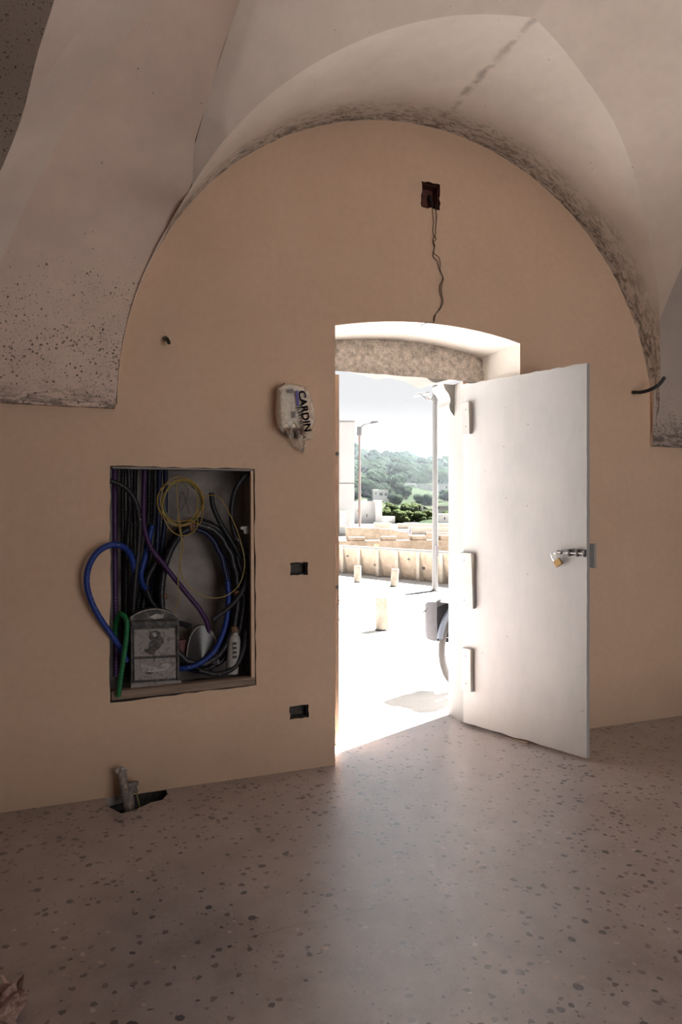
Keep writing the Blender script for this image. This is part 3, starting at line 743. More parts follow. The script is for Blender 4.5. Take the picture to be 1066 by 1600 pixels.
wB = [(262, 300, 0.03), (262, 350, -0.004), (272, 440, -0.008), (262, 560, -0.006), (262, 620, -0.012), (235, 680, -0.012), (252, 720, -0.012), (250, 810, -0.010), (290, 840, -0.012), (310, 910, -0.010), (308, 970, -0.01), (340, 1060, -0.012), (322, 1130, -0.01), (325, 1220, -0.008), (338, 1290, -0.01), (310, 1360, -0.008), (262, 1415, -0.008), (246, 1490, -0.006)]
for w in (wA, wB): MB().tube(cr([W3(*p) for p in w], 120), 0.0021, 6).build('wire', 'wire', wr0, smooth=True)
for nm, (x0, z0, x1, z1), lab in (('socket_box', (1.076, 1.063, 1.166, 1.120), 'small empty recessed socket box at mid height left of the door'),
                                  ('socket_box', (1.074, 0.285, 1.170, 0.345), 'small empty recessed socket box low on the wall left of the door')):
    r = empty(nm, ((x0 + x1) / 2, 0.05, (z0 + z1) / 2)); tag(r, lab, 'socket box')
    b = MB(); y0, y1 = 0.014, 0.075
    b.box((x0, y1 - 0.003, z0), (x1, y1, z1)); b.box((x0, y0, z0), (x0 + 0.002, y1, z1)); b.box((x1 - 0.002, y0, z0), (x1, y1, z1))
    b.box((x0, y0, z0), (x1, y1, z0 + 0.002)); b.box((x0, y0, z1 - 0.002), (x1, y1, z1)); b.build('casing', 'greybox', r)
    MB().lathe([(0.007, 0), (0.005, 0.012)], ((x0 * 0.3 + x1 * 0.7), y1 - 0.004, (z0 + z1) / 2), 10, (0, -1, 0)).build('screw_post', 'greybox', r)
    MB().lathe([(0.007, 0), (0.005, 0.012)], ((x0 * 0.75 + x1 * 0.25), y1 - 0.004, (z0 + z1) / 2), 10, (0, -1, 0)).build('screw_post', 'greybox', r)
# small conduit stub with cable high on the left
cs = empty('cable_stub', PY(258, 530, 0)); tag(cs, 'short dark cable stub poking out of the wall above the niche', 'cable')
p0 = PY(258.5, 529, 0.0)
MB().tube([p0 + Vector((0, 0.02, 0.0)), p0 + Vector((0.0, -0.012, -0.002)), p0 + Vector((0.003, -0.028, -0.008))], [0.013, 0.013, 0.011], 14).build('conduit_end', 'conduitgrey', cs, smooth=True)
MB().tube(cr([p0 + Vector((0.002, -0.02, -0.004)), p0 + Vector((0.006, -0.045, -0.016)), p0 + Vector((0.011, -0.058, -0.036))], 8), 0.009, 10).build('cable', 'black', cs, smooth=True)
# black conduit on the right
bc = empty('conduit_stub', PY(988, 613, 0)); tag(bc, 'bent black conduit sticking out of the wall right of the door', 'conduit')
MB().tube(cr([PY(988, 613, 0.03), PY(990, 613, -0.01), PY(1004, 612.5, -0.07), PY(1018, 608, -0.12), PY(1030, 601, -0.15), PY(1039, 589.5, -0.17)], 30), 0.0115, 12).build('tube', 'black', bc, smooth=True)

# ------------------------------------------------------------------ plastic wrapped siren box
def Bp(x, y, Y): return PY(410 + x / 9.69, 580 + y / 9.69, Y)
sr = empty('wrapped_box', Bp(520, 850, 0)); tag(sr, 'cream wall box wrapped in crumpled clear plastic with violet printing', 'wrapped box')
fr = [(290, 215), (420, 190), (645, 250), (668, 480), (640, 700), (600, 855), (300, 850), (265, 600)]
bxm = MB().prism([Bp(x, y, -0.105) for x, y in fr], (0, 0.095, 0)); bxm.build('casing', 'siren', sr, bevel=0.008)
side = [(228, 240), (300, 195), (298, 850), (330, 960), (390, 1020), (300, 960), (245, 880), (220, 600)]
MB().prism([Bp(x, y, -0.012) + Vector((0, 0, 0)) for x, y in side], (0, -0.05, 0)).build('side_plate', 'sirenside', sr)
MB().prism([Bp(x, y, -0.03) for x, y in ((465, 860), (560, 855), (575, 1000), (520, 1035), (470, 1020))], (0, -0.03, 0)).build('base_bracket', 'boxred', sr)
ol = [(225, 230), (300, 188), (440, 178), (560, 205), (690, 238), (752, 400), (792, 560), (803, 700), (812, 735), (790, 790), (760, 880), (772, 960), (742, 1045), (672, 1050), (665, 1130), (628, 1242), (580, 1222), (460, 1140), (438, 1080), (392, 1022), (320, 970), (240, 880), (222, 600), (215, 330)]
cx, cy = 500, 620
rings = []
for q, Yd in ((1.0, -0.006), (1.0, -0.045), (0.93, -0.095), (0.78, -0.114), (0.55, -0.117), (0.3, -0.118), (0.02, -0.118)):
    rg = []
    for i, (x, y) in enumerate(ol + ol[:1]):
        i = i % len(ol)
        xx, yy = cx + (x - cx) * q, cy + (y - cy) * q
        yb = Yd
        if yy > 870: yb = Yd * (0.55 + 0.15 * math.sin(xx * 0.05))
        yb += noise.noise(Vector((xx * 0.013, yy * 0.013, q * 3))) * 0.008 * (q > 0.5)
        rg.append(Bp(xx, yy, min(yb, -0.003)))
    rings.append(rg)
MB().quad_grid(rings).build('plastic_wrap', 'film', sr, smooth=True, angle=25)
def text_mesh(txt, size, name, mat, parent, place, bold=0.0):
    cu = bpy.data.curves.new('t', 'FONT'); cu.body = txt; cu.size = size; cu.extrude = 0.0006; cu.offset = bold
    o = bpy.data.objects.new('t', cu); COL.objects.link(o)
    dg = bpy.context.evaluated_depsgraph_get(); me = bpy.data.meshes.new_from_object(o.evaluated_get(dg))
    bpy.data.objects.remove(o); bpy.data.curves.remove(cu)
    off = root_loc(parent)
    for v in me.vertices: v.co = place(v.co.x, v.co.y, v.co.z) - off
    me.update(); me.materials.clear(); me.materials.append(M[mat])
    ob = bpy.data.objects.new(name, me); COL.objects.link(ob); ob.parent = parent; return ob
# the print runs downwards: text x -> down the bag, text y -> to the right
def bag_place(x0, y0, x1, y1, length, h, Y0, Y1):
    a, b = Bp(x0, y0, Y0), Bp(x1, y1, Y1); d = (b - a)
    hd_ = Vector((0.965, 0.0, 0.26)); 
    return lambda x, y, z: a + d * (x / length) + Vector((1, 0, 0.1)).normalized() * (y / h) + Vector((0, -z - 0.002, 0))
def add_print(txt, size, mat, x0, y0, x1, y1, hpx, Y, bold):
    cu = bpy.data.curves.new('t', 'FONT'); cu.body = txt; cu.size = 1.0
    o = bpy.data.objects.new('t', cu); COL.objects.link(o)
    bpy.context.view_layer.update(); L = o.dimensions.x; Hh = max(o.dimensions.y, 1e-3)
    bpy.data.objects.remove(o); bpy.data.curves.remove(cu)
    a, b = Bp(x0, y0, Y), Bp(x1, y1, Y); d = (b - a); hw = hpx / 9.69 / F * 3.75
    right = Vector((1, 0, 0.18)).normalized()
    text_mesh(txt, 1.0, 'lettering', mat, sr, lambda x, y, z: a + d * (x / L) + right * (y / Hh * hw) + Vector((0, -abs(z) * 0 - 0.001, 0)), bold)
add_print('CARDIN', 1, 'letter', 545, 300, 640, 905, 105, -0.128, 0.028)
add_print('ELETTRONICA', 1, 'letter', 520, 540, 615, 1020, 48, -0.128, 0.02)
MB().prism([Bp(x, y, -0.127) for x, y in ((500, 300), (535, 290), (560, 525), (525, 530))], (0, 0.001, 0)).build('printed_bar', 'letter', sr)
MB().prism([Bp(x, y, -0.125) for x, y in ((385, 275), (470, 270), (470, 330), (385, 325))], (0, 0.001, 0)).build('printed_bar', 'letter2', sr)
MB().prism([Bp(x, y, -0.125) for x, y in ((450, 610), (505, 605), (500, 700), (455, 710))], (0, 0.001, 0)).build('printed_bar', 'letter2', sr)
MB().prism([Bp(x, y, -0.072) for x, y in ((600, 1160), (635, 1160), (625, 1222), (598, 1222))], (0, 0.001, 0)).build('printed_bar', 'letter2', sr)

# ------------------------------------------------------------------ niche: frame and contents
tf = MB()
tf.prism([PY(174, 1095, 0.0), PY(400, 1070, 0.0), PY(398, 1058, 0.0), PY(174, 1081, 0.0)], (0, 0.05, 0))
tr = tf.build('trim_5', 'timber', bevel=0.003); tag(tr, 'old timber sill along the bottom of the wall niche', kind='structure')
MB().prism([PY(392, 736, 0.002), PY(396, 736, 0.002), PY(398.5, 1062, 0.002), PY(393, 1062, 0.002)], (0, 0.03, 0)).build('frame_strip', 'wall', tr)
MB().prism([PY(176, 729, 0.002), PY(396, 733, 0.002), PY(396, 736, 0.002), PY(176, 732, 0.002)], (0, 0.03, 0)).build('frame_strip', 'niche', tr)
def Np(x, y, Y): return PY(110 + x / 3.4387, 710 + y / 3.4387, Y)
def conduit(name, pts, r, mat, label, group=None, cat='conduit', corr=True, closed=False, n=None, end_hole=False):
    pts3 = [Np(*p) if not isinstance(p, Vector) else p for p in pts]
    L = sum((a - b).length for a, b in zip(pts3, pts3[1:]))
    n = n or max(24, int(L / 0.0028)) if corr else 90
    c = cr(pts3, n)
    rs = [r * (1.0 if (i // 2) % 2 else 0.90) for i in range(n)] if corr else r
    base = min(pts3, key=lambda p: p.z)
    rt = empty(name, base); tag(rt, label, cat, group)
    MB().tube(c, rs, 10).build('tube', mat, rt, smooth=True, angle=80)
    if end_hole:
        t = (c[-1] - c[-2]).normalized()
        MB().lathe([(r * 0.75, 0), (r * 0.75, 0.0015)], c[-1], 12, t).build('open_end', 'hole', rt)  # dark disc on the capped tube paints the shade of its hollow
    return rt
conduit('conduit', [(345, 690, 0.10), (342, 610, 0.075), (322, 540, 0.035), (275, 492, -0.02), (215, 487, -0.055), (150, 522, -0.07), (103, 592, -0.07), (87, 680, -0.065), (112, 790, -0.055), (165, 890, -0.04), (222, 972, -0.015), (268, 1040, 0.015), (300, 1110, 0.04)], 0.0155, 'blue', 'bright blue corrugated conduit looping out over the niche edge')
conduit('conduit', [(240, 1010, 0.09), (246, 900, 0.06), (272, 856, 0.0), (300, 885, -0.03), (302, 960, -0.035), (288, 1080, -0.035), (270, 1200, -0.03), (258, 1300, -0.02)], 0.0132, 'green', 'green corrugated conduit bent over beside the mailbox')
conduit('conduit', [(400, 78, 0.12), (394, 250, 0.12), (398, 400, 0.10), (432, 500, 0.08), (500, 590, 0.065), (570, 680, 0.06), (640, 765, 0.06), (700, 840, 0.07), (735, 905, 0.09), (745, 990, 0.12)], 0.0135, 'purple', 'purple corrugated conduit running diagonally across the niche')
conduit('conduit', [(212, 140, 0.05), (290, 175, 0.05), (343, 240, 0.055), (370, 340, 0.06), (366, 500, 0.07), (352, 640, 0.07), (338, 820, 0.09), (330, 960, 0.12)], 0.014, 'black', 'dusty black corrugated conduit curving down from the upper left niche edge')
for i, (x, mt, Y, lab) in enumerate(((238, 'purple', 0.13, 'dark violet upright conduit at the far left of the niche'), (282, 'black', 0.2, None), (312, 'black', 0.16, None), (348, 'black', 0.21, None), (425, 'black', 0.2, None), (455, 'black', 0.17, None), (480, 'navy', 0.21, 'navy upright conduit beside the yellow wire coil'), (512, 'navy', 0.2, 'dark navy upright conduit behind the yellow wire coil'))):
    jx = rnd.uniform(-8, 8)
    xe = x + rnd.uniform(-18, 6) - (60 if x > 420 else 0)
    conduit('conduit', [(x, 70, Y), (x + jx, 300, Y + 0.01), ((x + xe) / 2 - jx, 600, Y), (xe, 850, Y), (xe, 1190, Y)], 0.0135, mt,
            lab or 'black upright corrugated conduit in the bundle at the back left of the niche', None if lab else 'black upright conduits in the niche', n=260)
# big coils
def ell(cx, cy, a, b, Y, n=40, t0=0, t1=2 * math.pi, wob=0.0, dY=0.0):
    return [(cx + a * math.cos(t0 + (t1 - t0) * k / n) + wob * math.sin(3 * k), cy + b * math.sin(t0 + (t1 - t0) * k / n) + wob * math.cos(2 * k), Y + dY * k / n) for k in range(n + 1)]
def coil(name, turns, r, mat, label, tapes=()):
    pts = []
    for t in turns: pts += ell(*t)[:-1]
    rt = conduit(name, pts, r, mat, label, cat='conduit coil', n=700)
    for (x, y, Y, ang, w) in tapes:
        c = Np(x, y, Y); t = Vector((math.cos(ang), 0, math.sin(ang)))
        MB().tube([c - t * 0.014, c - t * 0.013, c + t * 0.013, c + t * 0.014], [w * 0.9, w, w, w * 0.9], 12).build('tape_band', 'tape', rt, smooth=True)
    return rt
coil('conduit_coil', [(670, 775, 176, 372, 0.125, 40, 0, 6.283, 2, 0.03), (668, 780, 190, 380, 0.155, 40, 0, 6.283, 2, 0.02)], 0.0135, 'navy', 'dark blue corrugated conduit coil standing in the niche', ((492, 580, 0.125, 1.4, 0.024), (495, 765, 0.125, 1.6, 0.024)))
coil('conduit_coil', [(695, 755, 205, 372, 0.085, 40, 0, 6.283, 3, 0.03), (705, 762, 226, 392, 0.115, 40, 0, 6.283, 3, 0.03), (690, 758, 214, 402, 0.185, 40, 0, 6.283, 3, 0.03), (700, 756, 222, 380, 0.21, 40, 0, 6.283, 3, 0.02)], 0.0165, 'black', 'thick black corrugated conduit coil wound around the dark blue coil', ((652, 385, 0.10, 0.1, 0.028), (905, 745, 0.10, 1.6, 0.028)))
conduit('conduit', [(560, 1150, 0.10), (610, 1150, 0.075), (680, 1130, 0.06), (765, 1066, 0.055), (820, 960, 0.055), (845, 850, 0.06), (850, 760, 0.075), (845, 680, 0.10)], 0.0145, 'blue', 'bright blue conduit sweeping up from behind the mailbox to the right')
conduit('conduit', [(985, 88, 0.06), (940, 115, 0.06), (892, 180, 0.06), (866, 300, 0.07), (880, 420, 0.09), (932, 520, 0.10), (950, 640, 0.09), (918, 745, 0.07), (850, 825, 0.05), (765, 888, 0.04)], 0.0145, 'black', 'black conduit arching from the upper right corner of the niche', end_hole=True)
conduit('conduit', [(758, 205, 0.10), (765, 270, 0.10), (805, 365, 0.11), (865, 465, 0.12), (915, 560, 0.14)], 0.0145, 'black', 'black conduit end leaning beside the yellow wire coil')
conduit('conduit', [(540, 900, 0.14), (590, 908, 0.12), (645, 925, 0.09)], 0.0155, 'black', 'short black conduit stub right of the mailbox', end_hole=True)
conduit('conduit', [(440, 380, 0.16), (400, 560, 0.13), (380, 660, 0.10), (392, 705, 0.075), (412, 728, 0.055)], 0.0145, 'blue', 'cut blue conduit with its open end facing out', end_hole=True)
conduit('conduit', [(690, 1160, 0.05), (790, 1180, 0.045), (880, 1145, 0.045), (930, 1050, 0.06), (945, 940, 0.09)], 0.0145, 'black', 'dusty black conduit bent along the niche floor on the right')
conduit('conduit', [(470, 560, 0.13), (410, 700, 0.10), (430, 780, 0.11), (470, 830, 0.13)], 0.013, 'black', 'short black conduit above the mailbox lid')
# yellow earth wire coil
yw = empty('wire_coil', Np(595, 400, 0.04)); tag(yw, 'yellow and green earth wire coil hanging in the niche', 'wire coil')
ypts = []
for k, (cx_, cy_, a, b) in enumerate(((590, 255, 122, 132), (600, 262, 108, 118), (585, 250, 100, 130), (605, 285, 110, 152), (592, 250, 125, 110))):
    ypts += ell(cx_, cy_, a, b, 0.05 - 0.006 * k, 22, 0.3 * k, 0.3 * k + 6.0)
MB().tube(cr([Np(*p) for p in ypts], 420), 0.0025, 6).build('wire_loops', 'yellow', yw, smooth=True)
MB().tube(cr([Np(*p) for p in ell(600, 268, 104, 108, 0.06, 24) + ell(598, 262, 94, 116, 0.055, 24)], 200), 0.0025, 6).build('wire_loops', 'ywgreen', yw, smooth=True)
MB().tube(cr([Np(*p) for p in ((575, 330, 0.03), (590, 420, 0.03), (606, 470, 0.03), (588, 590, 0.035), (578, 690, 0.035), (585, 770, 0.035), (560, 845, 0.04))], 80), 0.0025, 6).build('wire_tail', 'yellow', yw, smooth=True)
MB().tube(cr([Np(*p) for p in ((568, 150, 0.05), (580, 300, 0.03), (596, 440, 0.028), (590, 560, 0.03), (598, 650, 0.03), (650, 722, 0.03), (735, 768, 0.025), (830, 762, 0.025), (900, 710, 0.03), (935, 610, 0.035), (915, 470, 0.04), (860, 330, 0.06), (780, 220, 0.08), (700, 230, 0.09))], 160), 0.0025, 6).build('wire_tail', 'yellow', yw, smooth=True)
MB().tube(cr([Np(*p) for p in ((590, 140, 0.06), (632, 190, 0.06), (625, 240, 0.06), (585, 310, 0.06), (600, 200, 0.06), (640, 320, 0.07))], 60), 0.0018, 6).build('wire_tail', 'wire', yw, smooth=True)

# mailbox
def Mp(x, y, Y): return PY(160 + x / 4.1, 920 + y / 4.1, Y)
MY = 0.045                                     # front of the box body
mb = empty('mailbox', Mp(340, 640, MY + 0.04)); tag(mb, 'old worn grey metal mailbox with arched lid standing in the niche', 'mailbox')
MB().prism([Mp(x, y, MY) for x, y in ((190, 200), (480, 190), (492, 600), (198, 605))], (0, 0.085, 0)).build('body', 'maildark', mb, bevel=0.003)
arcp = [(178, 205)] + [(180 + 300 * k / 14, 186 - 8 * k / 14 - 52 * math.sin(math.pi * k / 14) ** 0.8) for k in range(15)] + [(487, 192)]
MB().prism([Mp(x, y, MY - 0.012) for x, y in arcp], (0, 0.10, 0)).build('arched_lid', 'maildark', mb)
rim = cr([Mp(180 + 300 * k / 14, 186 - 8 * k / 14 - 52 * math.sin(math.pi * k / 14) ** 0.8, MY - 0.013) for k in range(15)], 30)
MB().tube(rim, 0.003, 6).build('lid_rim', 'maillite', mb, smooth=True)
MB().prism([Mp(x, y, MY - 0.013) for x, y in ((290, 185), (345, 160), (395, 165), (390, 185), (340, 195))], (0, 0.003, 0)).build('pale_patch', 'maillite', mb)
MB().prism([Mp(x, y, MY - 0.016) for x, y in ((188, 210), (484, 200), (485, 232), (188, 243))], (0, 0.02, 0)).build('letter_flap', 'maildark', mb, bevel=0.002)
MB().prism([Mp(x, y, MY - 0.007) for x, y in ((200, 262), (465, 250), (468, 424), (202, 438))], (0, 0.01, 0)).build('upper_panel', 'mailbody', mb, bevel=0.002)
MB().prism([Mp(x, y, MY - 0.009) for x, y in ((202, 452), (470, 440), (472, 574), (205, 588))], (0, 0.01, 0)).build('door', 'mailbody', mb, bevel=0.002)
MB().prism([Mp(x, y, MY - 0.012) for x, y in ((180, 606), (505, 585), (510, 622), (182, 646))], (0, 0.10, 0)).build('base', 'mailbody', mb, bevel=0.002)
for x in (182, 478):
    MB().prism([Mp(x, 205, MY - 0.01), Mp(x + 14, 205, MY - 0.01), Mp(x + 16, 605, MY - 0.01), Mp(x + 2, 605, MY - 0.01)], (0, 0.012, 0)).build('corner_post', 'maildark', mb)
em = [(305, 275), (345, 268), (372, 282), (375, 305), (395, 320), (392, 350), (375, 365), (362, 385), (345, 395), (330, 425), (300, 418), (272, 405), (270, 390), (295, 385), (300, 350), (315, 335), (298, 310)]
MB().prism([Mp(x, y, MY - 0.010) for x, y in em], (0, 0.006, 0)).build('emblem', 'maildark', mb)
MB().prism([Mp(x, y, MY - 0.0105) for x, y in ((318, 285), (340, 280), (350, 300), (330, 310))], (0, 0.002, 0)).build('pale_patch', 'maillite', mb)
pl_ = [(245, 478), (262, 475), (268, 492), (340, 500), (408, 472), (415, 455), (430, 458), (435, 500), (418, 505), (405, 520), (340, 535), (280, 535), (250, 528)]
sp = MB().prism([Mp(x, y, MY - 0.013) for x, y in pl_], (0, 0.006, 0)).build('scroll_plate', 'maillite', mb)
MB().prism([Mp(x, y, MY - 0.012) for x, y in ((275, 530), (328, 526), (330, 538), (300, 546), (278, 542))], (0, 0.003, 0)).build('slot', 'hole', mb)
MB().lathe([(0.009, 0), (0.008, 0.004), (0.003, 0.006)], Mp(340, 458, MY - 0.009), 14, (0, -1, 0)).build('lock', 'mailbody', mb)
# grey dish, bottle and red box
ds = empty('plastic_guard', Np(700, 1130, 0.12)); tag(ds, 'grey curved plastic guard leaning behind the blue coil', 'guard')
drow = []
for i in range(15):
    t = math.pi * i / 14
    drow.append([Np(710 - 85 * math.cos(t) * s_, 1125 - 205 * math.sin(t) ** 0.8 * s_, 0.10 - 0.03 * (1 - s_)) for s_ in (1, 0.97, 0.7, 0.3, 0.02)])
dsm = MB().quad_grid(drow); dsm.quad_grid([[r[0], r[0] + Vector((0, 0.06, 0))] for r in drow]); dsm.build('shell', 'dish', ds, smooth=True, angle=40)
MB().tube([r[0] for r in drow], 0.003, 6).build('rim', 'maillite', ds, smooth=True)
bt = empty('bottle', Np(872, 1180, 0.06)); tag(bt, 'white plastic tube bottle with dark print at the niche right', 'bottle')
b0, b1 = Np(868, 1178, 0.07), Np(885, 955, 0.075); ax = b1 - b0; L = ax.length
MB().lathe([(0.030, 0), (0.033, 0.006), (0.033, L * 0.78), (0.026, L * 0.9), (0.016, L * 0.94), (0.016, L)], b0, 20, ax).build('body', 'bottle', bt, smooth=True)
MB().lathe([(0.020, 0), (0.022, 0.006), (0.016, 0.032), (0.006, 0.036)], b1, 10, ax + Vector((-0.08, 0, 0))).build('cap_wrap', 'tape', bt)
for k in range(4):
    MB().prism([Np(872 + dx, 1010 + 24 * k + dy, 0.0355) for dx, dy in ((0, 0), (22, -2), (22, 12), (2, 16))], (0, 0.0012, 0)).build('print_mark', 'ink', bt)
rb = empty('small_red_box', Np(605, 1130, 0.14)); tag(rb, 'dull red plastic box half hidden behind the mailbox', 'box')
MB().prism([Np(x, y, 0.13) for x, y in ((585, 1010), (628, 1005), (632, 1128), (588, 1132))], (0, 0.05, 0)).build('casing', 'red', rb, bevel=0.003)
MB().prism([Np(x, y, 0.128) for x, y in ((583, 1000), (630, 995), (630, 1012), (583, 1017))], (0, 0.055, 0)).build('lid', 'red', rb, bevel=0.002)
# white clip on the right niche wall
ck = empty('wall_clip', Np(945, 400, 0.05)); tag(ck, 'small pale plaster clip on the right side of the niche', 'clip')
MB().prism([Np(x, y, 0.06) for x, y in ((915, 388), (965, 385), (968, 425), (935, 428), (930, 405), (915, 404))], (0, 0.03, 0)).build('plate', 'bottle', ck, bevel=0.002)

# ------------------------------------------------------------------ pipes rising from the floor hole
def Fp(x, y, Y): return PY(150 + x / 8.2, 1180 + y / 8.2, Y)
pp = empty('floor_pipe', Fp(420, 720, -0.14)); tag(pp, 'dusty grey pipe end rising from a broken hole in the floor', 'pipe')
pA = [Fp(440, 800, -0.13), Fp(405, 640, -0.125), Fp(360, 430, -0.09), Fp(335, 290, -0.07), Fp(322, 200, -0.055)]
MB().tube(cr(pA, 16), [0.021] * 13 + [0.022, 0.024, 0.023], 14).build('tube', 'conduitgrey', pp, smooth=True)
for i, (dx, dz, s) in enumerate(((-0.016, 0.004, 0.016), (0.004, 0.012, 0.014), (0.018, -0.004, 0.013))):
    c = pA[-1] + Vector((dx, -0.008, dz)); m_ = MB(); bmv = bmesh.new(); bmesh.ops.create_icosphere(bmv, subdivisions=1, radius=s)
    m_.v = [c + v.co * (1 + 0.35 * noise.noise(v.co * 60 + Vector((i, 0, 0)))) for v in bmv.verts]; m_.f = [tuple(v.index for v in f.verts) for f in bmv.faces]; bmv.free()
    m_.build('mortar_lump', 'maillite', pp)
pq = empty('floor_pipe', Fp(500, 680, -0.11)); tag(pq, 'shorter broken conduit beside the pipe in the floor hole', 'pipe')
MB().tube(cr([Fp(470, 780, -0.11), Fp(455, 600, -0.10), Fp(440, 470, -0.09), Fp(425, 420, -0.085)], 14), 0.013, 12).build('tube', 'conduitgrey', pq, smooth=True)
MB().prism([Fp(x, y, -0.09) for x, y in ((415, 360), (450, 345), (545, 345), (550, 375), (520, 400), (545, 470), (520, 490), (470, 480), (440, 440))], (0, 0.02, 0)).build('torn_flange', 'conduitgrey', pq)
MB().tube(cr([Fp(520, 480, -0.10), Fp(530, 540, -0.105), Fp(545, 600, -0.11), Fp(562, 690, -0.12)], 14), 0.003, 6).build('wire', 'ywgreen', pq, smooth=True)

# crumpled paper in the near corner
db = empty('crumpled_paper', PZ(2, 1590)); tag(db, 'crumpled brown paper lying on the floor in the near left corner', 'paper')
bmv = bmesh.new(); bmesh.ops.create_icosphere(bmv, subdivisions=4, radius=1)
c0 = PZ(-14, 1600); m_ = MB()
for v in bmv.verts:
    q = v.co; k = 0.78 + 0.42 * abs(noise.noise(q * 2.1)) + 0.28 * noise.noise(q * 4.3) + 0.12 * noise.noise(q * 9)
    m_.v.append(Vector((c0.x + q.x * k * 0.088, c0.y + q.y * k * 0.085, max(0.002, 0.036 + q.z * k * 0.050))))
m_.f = [tuple(v.index for v in f.verts) for f in bmv.faces]; bmv.free()
m_.build('sheet', 'debris', db)
tp = MB()
tp.quad_grid([[c0 + Vector((0.02 + 0.02 * i + 0.008 * math.sin(j * 2), 0.05 + 0.02 * j - 0.012 * i, 0.03 + 0.022 * math.sin(i * 1.3 + j) + 0.01 * j)) for j in range(4)] for i in range(4)])
tp.build('torn_flap', 'debris', db)

# ================================================================== OUTSIDE
A_E1 = math.radians(-72.3); E1v = Vector((math.cos(A_E1), math.sin(A_E1), 0)); E2v = Vector((-E1v.y, E1v.x, 0))
pv = MB(); 
pvb = MB().box((-40, WT, -0.12), (60, 70, -0.030)).build('pavement', 'joint'); tag(pvb, 'pale limestone paving of the sunny street', kind='structure')
ang = math.atan2(E2v.y, E2v.x)
slab_cache = {}
def slab(sx, sy, mat):
    k = (round(sx, 2), round(sy, 2), mat)
    if k not in slab_cache:
        bm = bmesh.new(); bmesh.ops.create_cube(bm, size=1.0)
        for v in bm.verts: v.co = Vector((v.co.x * sx, v.co.y * sy, v.co.z * 0.04))
        me = bpy.data.meshes.new('paving_slab'); bm.to_mesh(me); bm.free(); me.materials.append(M[mat]); slab_cache[k] = me
    return slab_cache[k]
drain_c = PZ(598, 972); gut = PZ(610, 930)
nsl = 0
LW = 1.25; row_h = 0.72
def proj_px(p):
    y = p.y + DIST; r = p.x * cth - y * sth; w = p.x * sth + y * cth
    return 533 + F * r / w, 800 - F * (p.z - EYE) / w, w
org = drain_c
for i in range(-14, 16):                       # rows across E2 (drain row is i == 0)
    for j in range(-16, 20):
        off = 0.62 if i % 2 else 0.0
        c = org + E2v * (i * row_h) + E1v * (j * LW + off); c.z = 0
        if c.y < WT + 0.05 or c.y > 13.5 or c.x < -3.5 or c.x > 13: continue
        drain = (i == 0)
        o = bpy.data.objects.new('drain_slab' if drain else 'paving_slab', slab(row_h - 0.018, LW - 0.018, 'grate' if drain and j % 2 == 0 else 'paving'))
        COL.objects.link(o); o.parent = pvb
        o.location = (c.x, c.y, -0.024 + rnd.uniform(-0.0015, 0.0015)); o.rotation_euler = (0, 0, ang)
        nsl += 1
# plain paving beyond the slabs that can be told apart
pf = MB()
for lo_b, hi_b in (((-40, 13.2, -0.03), (60, 70, -0.012)), ((-40, WT + 0.001, -0.03), (-3.3, 13.2, -0.012)), ((12.8, WT + 0.001, -0.03), (60, 13.2, -0.012))): pf.box(lo_b, hi_b)
pf.build('distant_paving', 'paving', pvb)

# gutter line
g0, g1 = PZ(500, 941), PZ(735, 917.5)
gm = MB(); gd = (g1 - g0).normalized(); gn = Vector((-gd.y, gd.x, 0)) * 0.07
gm.prism([g0 - gn + Vector((0, 0, -0.02)), g1 - gn + Vector((0, 0, -0.02)), g1 + gn + Vector((0, 0, -0.02)), g0 + gn + Vector((0, 0, -0.02))], (0, 0, 0.024)).build('gutter_strip', 'grate', pvb)

# parapet leaning over wedge fins
pa = Vector((5.647, 11.139, 0)); pb_ = Vector((6.689, 8.052, 0)); pd = (pb_ - pa).normalized(); pn = Vector((pd.y, -pd.x, 0))
if pn.x > 0: pn = -pn                           # towards the camera side
PA, PB = pa - pd * 7, pb_ + pd * 6
par = empty('parapet', PA); tag(par, 'low honey coloured stone parapet with wedge fins across the street', 'parapet wall')
prof = [(0.0, 0.0), (0.13, 0.585), (-0.16, 0.585), (-0.22, 0.0)]
MB().prism([PA + pn * (o - 0.13) + Vector((0, 0, z)) for o, z in prof], PB - PA).build('wall', 'tufa', par)
MB().prism([PA + pn * (o) + Vector((0, 0, z)) for o, z in ((0.03, 0.587), (0.03, 0.615), (-0.31, 0.615), (-0.31, 0.587))], PB - PA).build('coping', 'tufa_light', par)
MB().prism([PA + pn * (o) + Vector((0, 0, z)) for o, z in ((0.045, 0.60), (0.045, 0.635), (0.0, 0.635), (0.0, 0.60))], PB - PA).build('metal_rail', 'pole', par)
for px in (505, 533, 559, 588, 618, 651, 687, 724):
    d = ray(px, 860)                              # fin where the view column meets the parapet line
    cu_ = (pa.x * pd.y - pa.y * pd.x + DIST * -pd.x * 1.0)
    den = d.x * pd.y - d.y * pd.x
    t = (pa.x * pd.y - (pa.y + DIST) * pd.x) / den
    c = Vector((d.x * t, -DIST + d.y * t, 0))
    MB().prism([c + pn * o + Vector((0, 0, z)) for o, z in ((0.012, 0.0), (0.012, 0.585), (-0.02, 0.585), (-0.16, 0.0))], pd * 0.09).build('fin', 'tufa_light', par)
